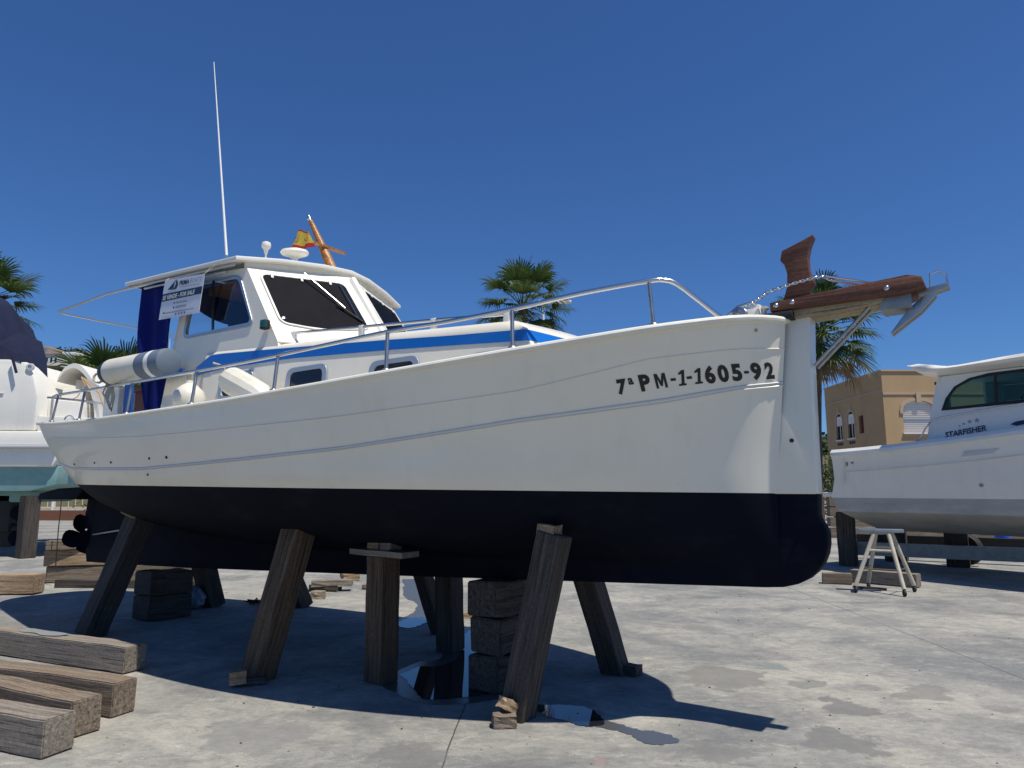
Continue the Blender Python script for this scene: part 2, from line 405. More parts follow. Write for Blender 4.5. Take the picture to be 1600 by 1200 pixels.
# stem slab and keel
def prof(mb, pts, hw, mi=0): mb.prism([B(s, hw, z) for s, z in pts], (0, 2*hw, 0), mi)
st = MB(); prof(st, [(1.45, 2.60), (1.45, 1.484), (1.86, 1.484), (1.862, 1.8), (1.87, 2.3), (1.885, 2.625)], .085)
st.build('stem_post', 'gelcoat', boat, bevel=.012)
kl = MB(); prof(kl, [(1.3, 1.484), (1.86, 1.484), (1.853, 1.36), (1.862, 1.325), (1.885, 1.29), (1.90, 1.24), (1.90, 1.18), (1.888, 1.12), (1.862, 1.06), (1.825, 1.01), (1.775, .965), (1.71, .93), (1.62, .905), (1.5, .895), (.1, .835), (-1.77, .755), (-5.16, .625), (-7.45, .565), (-7.5, .72), (-7.42, .80), (-7.3, 1.45), (-6, 1.45), (-4.5, 1.1), (0, 1.1), (1.2, 1.3)], .062)
kl.build('keel', 'antifoul_navy', boat, bevel=.012)
# gunwale cap, strakes
gc = MB()
sheer = [r_[-1] for r_ in top]
for side in (1, -1):
    P = [B(s, max(t, 0)*side, z-.014) for s, t, z in sheer]
    gc.tube(P, .021, 10)
gc.tube([B(1.75, .13, zsheer(1.75)+.006), B(1.76, 0, zsheer(1.75)+.006), B(1.75, -.13, zsheer(1.75)+.006)], .022, 8)
gc.build('gunwale_cap', 'cap_white', boat)
dk = MB(); dk.grid([[B(s, t*q, z-.05+.05*(1-q*q)) for q in (-1, -.6, -.2, .2, .6, 1)] for s, t, z in [(a, max(b-.03, .0), c) for a, b, c in sheer]])
dk.build('deck', 'deck_white', boat)
def strake(tab, r_):
    mb = MB()
    for side in (1, -1):
        P = []
        for i in range(2, NS):
            u = i/(NS-1); v = interp(tab, u)*(NV-1); k = min(int(v), NV-2); f = v-k
            p = [lerp(a, b, f) for a, b in zip(top[i][k], top[i][k+1])]
            P.append(B(p[0], (p[1]+.002)*side, p[2]))
        mb.tube(P, r_, 6)
    return mb
strake([(0, .36), (.1, .36), (.2, .26), (.44, .24), (.6, .33), (.7, .39), (.83, .52), (.92, .575), (.966, .62), (1, .64)], .007).build('rubbing_strake', 'strake_grey', boat)
strake([(0, .36), (.1, .34), (.2, .225), (.44, .205), (.6, .30), (.7, .365), (.83, .495), (.92, .55), (.966, .60), (1, .62)], .009).build('rubbing_strake', 'gelcoat', boat)
strake([(0, .76), (.17, .75), (.46, .67), (.7, .67), (.83, .71), (.91, .80), (1, .81)], .005).build('knuckle_strake', 'gelcoat', boat)
strake([(0, .955), (1, .955)], .006).build('knuckle_strake', 'gelcoat', boat)
# through hull fittings
for s, z, r_ in ((-3.07, 1.79, .014), (-3.39, 1.79, .012), (-4.3, 1.78, .012), (-4.82, 1.79, .011), (-3.5, 1.65, .011), (-5.7, 1.80, .011)):
    p = on_hull(s, z); m = MB(); m.lathe([(r_*.9, -.004), (r_*.9, .004), (r_*.5, .005)], p, (0, -1, 0), 12)
    m.build('through_hull_fitting', 'black_rubber', boat)
m = MB(); m.lathe([(.013, -.01), (.013, .004), (.002, .005)], B(1.73, .088, 1.82), (0, -1, 0), 12); m.build('drain_hole', 'ink', boat)
m = MB(); m.lathe([(.012, -.01), (.010, .006)], on_hull(1.62, 2.5), (0, -1, 0), 10); m.build('brass_plate', 'brass', boat)
# registration number following the hull
RX0, RZ0, RX1, RZ1 = .86, 2.112, 1.675, 2.222
def reg(x, y):
    s = RX0+x; z = lerp(RZ0, RZ1, x/(RX1-RX0))+y
    return on_hull(s, z, .004)
RH = .112
def glyph(txt, x, h, y=0, bold=.006, shear=0, sx=.8):
    return text_mesh(txt, h, lambda a, b: reg(x+a, y+b), 'registration_number', 'ink', boat, shear=shear, bold=bold, sx=sx, sub=True)
# (character, px position along the number, measured on the photograph)
regx = [('7', 968, .112, 0, .10, .80), ('a', 988, .075, .045, 0, .85), ('P', 1004, .125, 0, 0, .88), ('M', 1028, .125, 0, 0, .58), ('-', 1050, .12, .012, 0, .85), ('1', 1062, .125, 0, .18, .95), ('-', 1076, .12, .012, 0, .85), ('1', 1088, .125, 0, .18, .95),
        ('6', 1106, .13, 0, 0, .78), ('0', 1127, .13, 0, 0, .78), ('5', 1147, .13, 0, 0, .78), ('.', 1166, .16, .028, 0, .8), ('9', 1175, .13, 0, 0, .72), ('2', 1195, .13, 0, 0, .60)]
px2s = [(968, .86), (1004, .985), (1050, 1.15), (1090, 1.28), (1130, 1.41), (1170, 1.545), (1209, 1.672)]
ONE = [(0, 0), (.040, 0), (.042, .011), (.031, .011), (.045, .090), (.032, .090), (.010, .074), (.009, .064), (.026, .069), (.016, .011), (.002, .011)]
def mark(pts, px, name='registration_number'):
    x0 = interp(px2s, px)-.86; loop = [Vector((x, y, 0)) for x, y in pts]; m = MB(); m.add([reg(x0+x, y) for x, y in pts], [tuple(t) for t in tessellate_polygon([loop])]); m.build(name, 'ink', boat, smooth=False)
mark([(0, 0), (0, .086), (.017, .086), (.030, .040), (.043, .086), (.060, .086), (.060, 0), (.047, 0), (.047, .056), (.035, .012), (.025, .012), (.013, .056), (.013, 0)], 1028)
for px in (1062, 1088): mark(ONE, px)
for px, w_ in ((1051, .027), (1077, .027), (1165, .022)): mark([(0, .034), (w_, .034), (w_, .049), (0, .049)], px)
for ch, px, h, dy, sh, sx in regx:
    if ch in '-1.M': continue
    glyph(ch, interp(px2s, px)-.86, h, dy, .0062 if ch not in 'Ma' else .0025, sh, sx)

# stern platform, rudder, propeller, shaft rod
m = MB(); pl_ = [(-6.7, 1.56), (-7.45, 1.54), (-7.98, 1.475), (-8.0, 1.39), (-6.9, 1.40)]
m.prism([B(s, .50, z) for s, z in pl_], (0, 1.0, 0)); m.build('stern_plate', 'antifoul_navy', boat, bevel=.015)
m = MB(); m.prism([B(s, .03, z) for s, z in [(-7.34, 1.42), (-7.62, 1.42), (-7.70, 1.0), (-7.34, .98)]], (0, .06, 0)); m.build('rudder', 'antifoul_navy', boat, bevel=.01)
pr = MB(); pr.lathe([(.05, -.09), (.055, 0), (.035, .08), (.012, .12)], B(-7.72, 0, .92), (-1, 0, 0), 14)
for k in range(4):
    an = R(20+90*k); rr_ = Vector((0, math.cos(an), math.sin(an))); tt = Vector((0, -math.sin(an), math.cos(an)))
    rows = []
    for j in range(6):
        q = j/5; cw = .035+.10*math.sin(math.pi*min(q*.95+.05, 1))**.8; ce = B(-7.72, 0, .92)+rr_*(.04+.24*q); tw = .6-.3*q
        rows.append([ce+(tt*math.cos(tw)+Vector((1, 0, 0))*math.sin(tw))*cw*a for a in (-1, -.5, 0, .5, 1)])
    pr.grid(rows)
pr.build('propeller', 'antifoul_navy', boat)
m = MB(); m.tube([B(-7.3, .07, .93), B(-6.35, .2, 1.02)], .012, 8); m.build('steering_rod', 'steel_dull', boat)

# ---------------- trunk cabin
def ztr(s): return 2.63+(.28-s)*.054
def ring(pts): return pts+[(s, -t) for s, t in reversed(pts[:-1])]
def sub_line(P, n): return resample(P, n)
def tring(tside, sfront, zf):
    side = sub_line([(-3.32, tside), (sfront, tside)], 26)
    fr = sub_line(catmull([(sfront, tside), (sfront+.10, tside*.55), (sfront+.14, 0)], 5), 10)
    pts = ring([(s, t) for s, t in side]+fr[1:])
    return [B(s, t, zf(s)) for s, t in pts]
tr = MB()
tr.grid([tring(1.07, .44, lambda s: max(2.15, zsheer(s)-.10)), tring(1.045, .34, lambda s: ztr(s)-.07), tring(1.03, .27, lambda s: ztr(s)-.03), tring(1.005, .23, lambda s: ztr(s)-.006), tring(.96, .17, lambda s: ztr(s)+.008),
         tring(.6, -.05, lambda s: ztr(s)+.065), tring(.25, -.3, lambda s: ztr(s)+.09), tring(.01, -.4, lambda s: ztr(s)+.095)])
tr.build('trunk_cabin', 'gelcoat', boat, angle=50)
def tside(z, s=0): return lerp(1.075, 1.045, (z-2.15)/(ztr(s)-.07-2.15))
# blue stripe on trunk side, wrapping the front corner
for side in (1, -1):
    sp = MB(); up = [(-3.45, 2.675), (-3.24, 2.765), (-3.14, 2.77), (-2.08, 2.707), (-.94, 2.633), (-.31, 2.585), (.34, 2.547)]; lo = [(-3.45, 2.575), (-3.36, 2.60), (-2.98, 2.619), (-2.06, 2.61), (-.93, 2.551), (-.3, 2.511), (.34, 2.467)]
    A_ = resample(up, 30); C_ = resample(lo, 30)
    RA = tring(1.07, .44, lambda s: max(2.15, zsheer(s)-.10)); RB = tring(1.045, .34, lambda s: ztr(s)-.07)
    def on_trunk(k, z):
        a, b = RA[k], RB[k]; p = a.lerp(b, (z-a.z)/(b.z-a.z)); k1 = k+1 if k != 25 else k; k0 = k-1 if k != 26 else k; nn = Vector((RB[k1].y-RB[k0].y, -(RB[k1].x-RB[k0].x), 0)).normalized()
        if nn.y > 0: nn = -nn
        p = p+nn*.004; return Vector((p.x, p.y*side, p.z))
    r0, r1 = [], []
    for k in range(1, 34):
        x = RB[k].x if k < 26 else .34+.0
        f = max(0, k-25); r0.append(on_trunk(k, interp(up, x)-.004*f)); r1.append(on_trunk(k, interp(lo, x)+.0*f))
    sp.grid([r0, r1])
    sp.grid([[B(s, (tside(z, s)+.004)*side, z) for s, z in [(-3.45, 2.675), (-3.24, 2.765), (RB[1].x, interp(up, RB[1].x))]], [B(s, (tside(z, s)+.004)*side, z) for s, z in [(-3.45, 2.575), (-3.36, 2.60), (RB[1].x, interp(lo, RB[1].x))]]])
    sp.build('side_stripe', 'stripe_blue', boat, angle=20)
    sp = MB(); sp.prism([B(s, (tside(z, -3)+.002)*side, z) for s, z in [(-3.99, 2.68), (-3.69, 2.69), (-3.69, 2.615), (-3.9, 2.615)]], (0, -.004*side, 0)); sp.build('side_stripe', 'stripe_blue', boat, smooth=False)
# cabin portlights
for cs in (-3.83+.0, -2.78, -1.81, -.82, .16)[1:]:
    for side in (1, -1):
        zc = 2.352+(-.82-cs)*.045; hw, hh = .255, .125
        if cs > 0: zc, hh = 2.375, .055
        base = [(cs-hw, zc-hh), (cs+hw, zc-hh), (cs+hw, zc+hh), (cs-hw, zc+hh)]
        def pt(s, z, o): return B(s, (tside(z, -1)+o)*side, z)
        outer = roundpoly([pt(s, z, .004) for s, z in base], .09, 6)
        inner = roundpoly([pt(cs+(s-cs)*.80, zc+(z-zc)*.70, .004) for s, z in base], .06, 6)
        fm = MB(); fm.prism(outer, (0, -.016*side, 0), holes=[inner]); fr = fm.build('portlight_frame', 'frame_blue_grey', boat, smooth=False, bevel=.003)
        g = MB(); g.prism([v+Vector((0, -.004*side, 0)) for v in inner], (0, .003*side, 0)); gl = g.build('portlight_glass', 'far_glass', fr, smooth=False)
# trunk top handrails
for side in (1, -1):
    hr = MB(); pts = [(-2.30, 2.895), (-1.45, 2.835), (-.7, 2.785), (.10, 2.725)]
    hr.tube([B(s, .86*side, z) for s, z in pts], .013, 8); h = hr.build('cabin_handrail', 'steel', boat)
    for s in (-2.26, -1.4, -.62, .06):
        f = MB(); z1 = interp(pts, s)+.01; f.box(B(s, .86*side, z1-.04), (.05, .03, .09)); f.build('rail_foot', 'gelcoat_white', h, bevel=.008)

# ---------------- wheelhouse
def tw(z): return lerp(1.048, .975, (z-2.2)/1.37)
side_win = [(-3.70, 3.555), (-2.95, 3.505), (-2.66, 3.0), (-3.78, 3.015)]
for side in (1, -1):
    poly = [(-2.05, 2.2), (-2.28, 2.79), (-2.85, 3.575), (-3.86, 3.655), (-4.08, 2.2)]
    P = [B(s, tw(z)*side, z) for s, z in poly]
    hole = roundpoly([B(s, tw(z)*side, z) for s, z in side_win], .09, 6)
    mb = MB(); mb.prism(P, (0, .03*side, 0), holes=[hole]); mb.build('wheelhouse_side', 'gelcoat', boat, smooth=False)
    cx = sum(p[0] for p in side_win)/4; cz = sum(p[1] for p in side_win)/4
    o2 = roundpoly([B(cx+(s-cx)*1.045, (tw(z)+.012)*side, cz+(z-cz)*1.08) for s, z in side_win], .1, 6)
    i2 = roundpoly([B(cx+(s-cx)*.965, (tw(z)+.012)*side, cz+(z-cz)*.93) for s, z in side_win], .075, 6)
    fm = MB(); fm.prism(o2, (0, .014*side, 0), holes=[i2]); fr = fm.build('side_window_frame', 'aluminium', boat, smooth=False, bevel=.003)
    g = MB(); g.prism([v+Vector((0, .016*side, 0)) for v in i2], (0, .004*side, 0)); g.build('window_glass', 'clear_glass', fr, smooth=False)
    mu = MB(); mu.box(B(-3.32, 1.0*side, 3.27), (.03, .012, .5), mtx=Matrix.Rotation(R(3*side), 3, 'X')); mu.build('window_mullion', 'ink', fr)
FA, FB, FC, FD = (-2.85, .975, 3.575), (-2.275, 1.018, 2.79), (-2.50, 0, 3.66), (-1.90, 0, 2.84)
scr = [(-2.765, .88, 3.51), (-2.475, .13, 3.545), (-2.10, .13, 3.035), (-2.235, .60, 2.965), (-2.39, .90, 2.985)]
wm_ = []
for side in (1, -1):
    mb = MB(); P = [B(s, t*side, z) for s, t, z in (FA, FB, FD, FC)]
    nrm = (P[1]-P[0]).cross(P[3]-P[0]).normalized()
    if nrm.x < 0: nrm = -nrm
    # flatten to the panel plane
    def onp(p): return p-nrm*((p-P[0]).dot(nrm))
    P[2] = onp(P[2])
    mb.prism(P, -nrm*.03); mb.build('wheelhouse_front', 'gelcoat', boat, smooth=False, bevel=.004)
    Q = [onp(B(s, t*side, z)) for s, t, z in scr]; ce = sum(Q, Vector())/5
    inner = roundpoly(Q, .07, 6); outer = roundpoly([ce+(q-ce)*1.05 for q in Q], .09, 6)
    fm = MB(); fm.prism([p+nrm*.001 for p in outer], nrm*.014, holes=[[p+nrm*.001 for p in inner]]); fr = fm.build('windscreen_frame', 'gelcoat_white', boat, smooth=False, bevel=.003)
    g = MB(); g.prism([p+nrm*.002 for p in inner], nrm*.006); g.build('windscreen', 'black_cover', fr, smooth=False)
    ex = (Q[1]-Q[0]).normalized(); ez = nrm.cross(ex)
    if ez.z > 0: ez = -ez
    for f in (.12, .47, .82):
        c = Q[0].lerp(Q[1], f)+nrm*.018+ez*.015; mt = Matrix((ex, ez, nrm)).transposed()
        t_ = MB(); t_.box(c, (.024, .06, .012), mtx=mt); t_.build('cover_clip', 'shutter_white', fr, bevel=.003)
    if side == 1:
        w1 = MB(); a = Q[0].lerp(Q[1], .5)+nrm*.06-ez*.03; b_ = Q[0].lerp(Q[2], .62)+ex*.16+nrm*.03
        w1.tube([a, b_], .007, 6); wa = w1.build('wiper_arm', 'steel', boat)
        w2 = MB(); d = (b_-a).normalized(); w2.tube([b_-d*.06-ex*.04, b_+d*.20+ex*.02], .009, 6); w2.build('wiper_blade', 'black_rubber', wa)
        w3 = MB(); a2 = Q[0].lerp(Q[1], .93)+ez*.03+nrm*.03; w3.tube([a2, b_+d*.18+nrm*.01], .005, 6); w3.build('wiper_arm', 'steel', boat)
        m = MB(); m.lathe([(.004, -.01), (.02, 0), (.02, .012), (.006, .016)], Q[4]+ex*.02-ez*.05+nrm*.01, nrm, 12); m.build('screen_vent', 'steel', boat)
# centre post between the screens
m = MB(); m.tube([B(-2.49, 0, 3.63), B(-1.98, 0, 2.93)], .045, 8); m.build('screen_post', 'gelcoat_white', boat)
# roof
rf = MB(); OUT = [(-4.88, 1.09), (-3.9, 1.09), (-2.86, 1.085), (-2.70, .70), (-2.56, .3), (-2.50, 0)]
def rz_(s, t): return interp([(-4.9, 3.755), (-2.86, 3.665), (-2.5, 3.665)], s)+.10*(1-(t/1.09)**2)*.75
ringo = ring(OUT)
def rr(k, dz): return [B(-3.7+(s+3.7)*k, t*k, rz_(s, t)+dz) for s, t in ringo]
rf.grid([rr(.97, -.045), rr(1, -.04), rr(1.004, -.02), rr(1, -.004), rr(.97, .004)], closed=True)
for k0, dz, in ((.97, .004), (.97, -.045)):
    rows = []
    for i in range(9):
        s0 = i/8
        row = []
        for t0 in [-1, -.75, -.5, -.25, 0, .25, .5, .75, 1]:
            t = 1.09*t0*k0
            sf = -3.7+(interp([(0, -2.50), (.3, -2.56), (.7, -2.70), (1.085, -2.86)], abs(t)/k0)+3.7)*k0
            sa = -3.7+(-4.88+3.7)*k0
            s = lerp(sa, sf, s0); row.append(B(s, t, rz_(s, t)+dz))
        rows.append(row)
    rf.grid(rows)
rf.build('wheelhouse_roof', 'gelcoat_white', boat, angle=50)
# header under the roof at the front and interior ceiling lining
m = MB(); m.prism([B(-2.87, .97, 3.55), B(-2.87, .97, 3.64), B(-2.52, 0, 3.72), B(-2.52, 0, 3.62)], (-.03, 0, 0)); m.prism([B(-2.87, -.97, 3.55), B(-2.87, -.97, 3.64), B(-2.52, 0, 3.72), B(-2.52, 0, 3.62)], (-.03, 0, 0))
m.build('roof_header', 'gelcoat', boat, smooth=False)
m = MB(); m.tube([B(-2.95, 1.045, 3.60), B(-4.86, 1.06, 3.69)], .016, 8); m.tube([B(-3.05, 1.055, 3.55), B(-4.5, 1.07, 3.625)], .011, 8); m.build('awning_track', 'aluminium', boat)
m = MB(); m.tube([B(-4.8, 1.05, 3.69), B(-5.35, 1.05, 3.71), B(-6.55, 1.05, 3.68), B(-6.60, .95, 3.68), B(-6.72, .5, 3.70), B(-7.0, -.2, 3.84-.08), B(-7.0, -1.0, 3.73), B(-4.8, -1.05, 3.69)], .014, 8); m.build('awning_frame', 'aluminium', boat)
# aft bulkhead, interior, blue canvas
m = MB()
m.prism([B(-4.0, .42, 2.2), B(-4.0, -1.0, 2.2), B(-3.9, -.98, 3.68), B(-3.9, .42, 3.72)], (-.03, 0, 0)); m.build('aft_curtain', 'canvas_blue', boat, smooth=False)
m = MB(); arc = [B(-3.92, lerp(1.0, .4, i/8), 3.44+.06*((i/8-.5)*2)**2-.22*(i/8)) for i in range(9)]
m.prism([B(-3.92, 1.0, 3.68), B(-3.92, .4, 3.72)]+arc[::-1], (-.02, 0, 0)); m.build('canvas_valance', 'canvas_blue', boat, smooth=False)
m = MB(); m.box(B(-2.75, -.35, 2.75), (.5, 1.1, .55)); m.build('dashboard', 'tan_leather', boat, bevel=.04)
m = MB(); m.box(B(-3.2, .0, 2.5), (.4, .45, .5)); m.build('helm_seat', 'fender_navy', boat, bevel=.04)
m = MB(); m.box(B(-3.6, 0, 3.56), (.5, 1.5, .09)); m.build('ceiling_locker', 'tan_leather', boat, bevel=.03)
m = MB(); N = 24; rows = []
for i in range(N+1):
    f = i/N
    top_s, bot_s = lerp(-3.93, -4.70, f), lerp(-4.08, -4.45, f)
    wv = lambda q: .018*math.sin(f*14+q*3)+.02*math.sin(f*5+q*6)
    rows.append([B(lerp(top_s, bot_s, q), 1.0+.03*math.sin(q*3.1)+wv(q), lerp(3.70, 2.2, q)) for q in [j/14 for j in range(15)]])
m.grid(rows); rows2 = [[v+Vector((0, .008, 0)) for v in r_] for r_ in rows]; m.grid(rows2)
m.build('canvas_side_screen', 'canvas_blue', boat)
# nav light, horn
m = MB(); m.box(B(-2.43, 1.045, 2.955), (.075, .06, .085)); nl = m.build('navigation_light', 'black_rubber', boat, bevel=.012)
m = MB(); m.lathe([(.026, -.03), (.028, 0), (.026, .03)], B(-2.415, 1.068, 2.955), (0, 0, 1), 14); m.build('green_lens', 'green_lens', nl)
m = MB(); m.lathe([(.03, -.05), (.045, -.01), (.05, .03), (.046, .035)], B(-2.52, -.02, 3.575), (1, -.3, -.25), 16); m.lathe([(.01, 0), (.012, .1)], B(-2.55, 0, 3.56), (0, 0, 1), 8); m.build('deck_lamp', 'steel', boat)
# roof gear
m = MB(); an0 = B(-3.52, .75, 3.70); m.lathe([(.035, 0), (.035, .02), (.016, .03), (.014, .17), (.02, .19)], an0, (-.12, 0, 1), 12); base = m.build('antenna_mount', 'steel', boat)
m = MB(); a1 = B(-3.54, .75, 3.87); a2 = B(-4.02, .75, 6.22); m.tube([a1, a1.lerp(a2, .5), a2], [.013, .009, .004], 8); m.build('whip_antenna', 'shutter_white', boat)
m = MB(); m.tube([an0+Vector((.08+.035*math.cos(a), 0, .075+.035*math.sin(a))) for a in [i*math.pi/6-.9 for i in range(9)]], .005, 6); m.build('antenna_cable', 'shutter_white', boat)
m = MB(); g0 = B(-2.96, .70, 3.745); m.lathe([(.009, -.09), (.009, .05), (.018, .07), (.022, .10), (.042, .125), (.046, .15), (.04, .175), (.02, .185), (.004, .187)], g0, (0, 0, 1), 18); m.build('gps_receiver', 'cap_white', boat)
m = MB(); m.lathe([(.03, -.06), (.03, .0), (.05, .015), (.125, .04), (.14, .062), (.125, .085), (.07, .1), (.004, .105)], B(-2.84, .45, 3.80), (.05, -.1, 1), 24); m.build('radar_dome', 'cap_white', boat)
# varnished mast with crosstree
m = MB(); m0 = B(-2.93, -.25, 3.66); m1 = B(-3.50, -.25, 4.57); m.tube([m0, m0.lerp(m1, .5), m1], [.062, .05, .027], 12); mast = m.build('signal_mast', 'mast_wood', boat)
md = (m1-m0).normalized(); cp_ = m0.lerp(m1, .60)
m = MB(); rows = []
for t in (-.29, -.2, 0, .2, .29): 
    hw = .034 if abs(t) < .25 else .014; rows.append([cp_+Vector((.055+a*.7, t*1.0, b)) for a, b in ((-hw, -.011), (hw, -.011), (hw, .011), (-hw, .011))])
m.grid(rows, closed=True); m.f += [(0, 1, 2, 3), (16, 17, 18, 19)]; m.m += [0, 0]
m.build('crosstree', 'mast_wood', mast)
m = MB(); m.lathe([(.018, 0), (.018, .03), (.024, .035), (.024, .08), (.01, .09)], m1, md, 12); m.build('masthead_light', 'steel', mast)

# ---------------- guard rails
rail_st = [(1.09, .78), (.27, 1.13), (-.62, 1.37), (-1.66, 1.50), (-2.72, 1.52), (-3.96, 1.43), (-5.45, 1.18), (-6.75, .90)]
def rpath(side):
    pts = [(1.45, .49, zsheer(1.45)+.02), (1.27, .64, 2.76), (1.22, .68, 2.80), (1.17, .715, 2.815), (1.09, .77, 2.81), (.7, .94, 2.755), (.27, 1.10, 2.68), (-.2, 1.23, 2.63), (-.62, 1.34, 2.60), (-1.66, 1.46, 2.53), (-2.72, 1.48, 2.51), (-3.96, 1.39, 2.53), (-5.45, 1.15, 2.60), (-6.75, .88, 2.685), (-7.15, .78, 2.70)]
    return [B(s, t*side, z) for s, t, z in pts]
for side in (1, -1):
    m = MB(); P = rpath(side); m.tube([P[0], P[1]]+[Vector(v) for v in catmull([tuple(p) for p in P[1:]], 4)], .0155, 10); rl = m.build('guard_rail', 'steel', boat, angle=60)
    for s, t in rail_st:
        zt = min(P, key=lambda p: abs(p.x-s)).z; tt = abs(min(P, key=lambda p: abs(p.x-s)).y)
        m = MB(); sb = s+.03; m.tube([B(s, tt*side, zt), B(sb, (interp(SHEER, sb)-.05)*side, zsheer(sb))], .0135, 8); m.lathe([(.03, 0), (.03, .012), (.016, .02)], B(sb, (interp(SHEER, sb)-.05)*side, zsheer(sb)+.01), (0, 0, 1), 12)
        m.build('stanchion', 'steel_dull', rl, angle=60)
m = MB(); m.tube([B(-7.15, .78, 2.70), B(-7.5, .64, 2.40)], .0135, 8); m.tube([B(-7.25, .8, 2.70), B(-6.9, .55, 2.66), B(-6.75, .35, 2.63)], .0135, 8); m.build('stern_rail', 'steel_dull', boat)

# ---------------- stem head, bowsprit and fittings
hd = [(1.70, 2.70), (1.745, 2.84), (1.75, 2.93), (1.735, 2.99), (1.71, 3.025), (1.725, 3.09), (1.80, 3.115), (1.87, 3.14), (1.925, 3.165), (1.928, 3.15), (1.90, 3.09), (1.885, 3.02), (1.885, 2.95), (1.90, 2.88), (1.915, 2.84), (1.89, 2.81), (1.885, 2.70)]
m = MB(); m.prism([B(s, .04, z) for s, z in hd], (0, .08, 0)); m.build('stem_head', 'varnish', boat, bevel=.008)
m = MB(); m.prism([B(s, .165, z) for s, z in [(1.66, 2.655), (1.66, 2.715), (2.45, 2.765), (2.525, 2.745), (2.54, 2.69), (2.42, 2.655)]], (0, .33, 0)); sprit = m.build('bowsprit', 'varnish', boat, bevel=.01)
m = MB(); m.prism([B(s, .12, z) for s, z in [(1.80, 2.60), (1.72, 2.662), (2.32, 2.658), (2.30, 2.63)]], (0, .24, 0)); m.build('bowsprit_underboard', 'plank_pale', sprit, bevel=.006)
m = MB(); m.box(B(2.375, .10, 2.625), (.17, .012, .075)); m.box(B(2.375, 0, 2.59), (.17, .2, .012)); m.build('roller_bracket', 'galvanised', sprit, bevel=.003)
for s, z in ((1.70, 2.69), (1.80, 2.697), (2.34, 2.70)):
    m = MB(); m.lathe([(.016, -.004), (.016, .003), (.008, .012)], B(s, .166, z), (0, -1, 0), 12); m.build('bolt', 'steel', sprit)
m = MB(); m.tube([B(2.24, .05, 2.64), B(1.885, .05, 2.29)], .011, 8); m.tube([B(2.24, -.05, 2.64), B(1.885, -.05, 2.29)], .011, 8); m.build('bobstay', 'steel_dull', boat)
m = MB(); m.box(B(1.62, 0, 2.62), (.36, .36, .05)); m.build('stem_chock', 'black_rubber', boat, bevel=.01)
m = MB(); m.tube([B(2.0, .05, 2.86), B(2.28, .05, 2.765)], .008, 8); m.tube([B(2.0, -.05, 2.86), B(2.28, -.05, 2.765)], .008, 8); m.tube([B(2.0, .05, 2.86), B(1.985, 0, 2.862), B(2.0, -.05, 2.86)], .008, 8)
m.build('anchor_shank_guard', 'steel', boat)
m = MB(); m.tube([B(2.555, .0, 2.70), B(2.56, 0, 2.79), B(2.60, 0, 2.80), B(2.64, 0, 2.775), B(2.645, 0, 2.70)], .006, 8); m.build('anchor_hoop', 'steel', boat)
m = MB(); m.box(B(1.50, .10, 2.62), (.20, .18, .14)); m.box(B(1.56, .10, 2.68), (.08, .14, .08)); m.build('windlass_housing', 'gelcoat_white', boat, bevel=.02)
m = MB(); m.lathe([(.042, 0), (.044, .012), (.026, .025), (.026, .04), (.044, .052), (.042, .064), (.014, .066), (.014, .08)], B(1.485, .19, 2.655), (0, -1, 0), 18); m.tube([B(1.30, .2, 2.61), B(1.42, .2, 2.625)], .016, 8)
m.build('anchor_windlass', 'steel_dull', boat, bevel=.004)
m = MB(); m.tube([B(1.33, .20, 2.60), B(1.39, .19, 2.66), B(1.46, .18, 2.715), B(1.55, .17, 2.735), B(1.58, .16, 2.70)], .009, 8); m.build('windlass_handle', 'steel', boat)
m = MB(); m.lathe([(.03, 0), (.018, .02), (.016, .06), (.03, .075), (.03, .085)], B(1.60, .12, 2.62), (.2, 0, 1), 14); m.build('mooring_bitt', 'gelcoat_white', boat)
# cockpit fittings seen above the stern gunwale
m = MB(); m.box(B(-5.45, .72, 2.42), (.34, .3, .46)); m.box(B(-5.45, .72, 2.66), (.40, .36, .03)); m.build('cockpit_locker', 'gelcoat_white', boat, bevel=.02)
m = MB(); m.box(B(-4.85, .75, 2.42), (.5, .05, .48)); m.box(B(-4.85, .78, 2.62), (.56, .06, .05)); m.build('cockpit_door', 'red_brown', boat, bevel=.01)
m = MB(); m.lathe([(.04, 0), (.045, .16), (.03, .17)], B(-4.9, .95, 2.24), (0, 0, 1), 12); m.build('rod_holder', 'shutter_white', boat)
m = MB(); m.box(B(-4.55, 1.12, 2.42), (.16, .02, .42)); m.build('blue_strap', 'blue_plastic', boat, bevel=.004)
m = MB(); m.tube([B(-6.3, .92+.05*math.cos(a), 2.34+.05*math.sin(a)) for a in [i*.6 for i in range(11)]], .012, 8); m.build('stern_cleat', 'steel', boat)

# ================================================================== things carried by the boat
# anchor (hangs on the bow roller)
an = thing('anchor', BW(2.55, 0, 2.70), HEAD, 'folding stainless plough anchor hanging from the tip of the varnished bowsprit', 'anchor')
m = MB(); m.prism([Vector((s-2.55, -.045, z-2.70)) for s, z in [(2.48, 2.69), (2.55, 2.70), (2.645, 2.715), (2.655, 2.685), (2.58, 2.665), (2.56, 2.63), (2.49, 2.65)]], (0, .09, 0)); m.build('anchor_head', 'steel_dull', an, bevel=.006)
for d in (-1, 1):
    m = MB(); m.prism([Vector((s-2.55, d*.012, z-2.70)) for s, z in [(2.53, 2.66), (2.585, 2.65), (2.50, 2.56), (2.335, 2.44), (2.33, 2.45), (2.43, 2.58)]], (0, d*.035, 0)); m.build('fluke', 'steel_dull', an, bevel=.004)
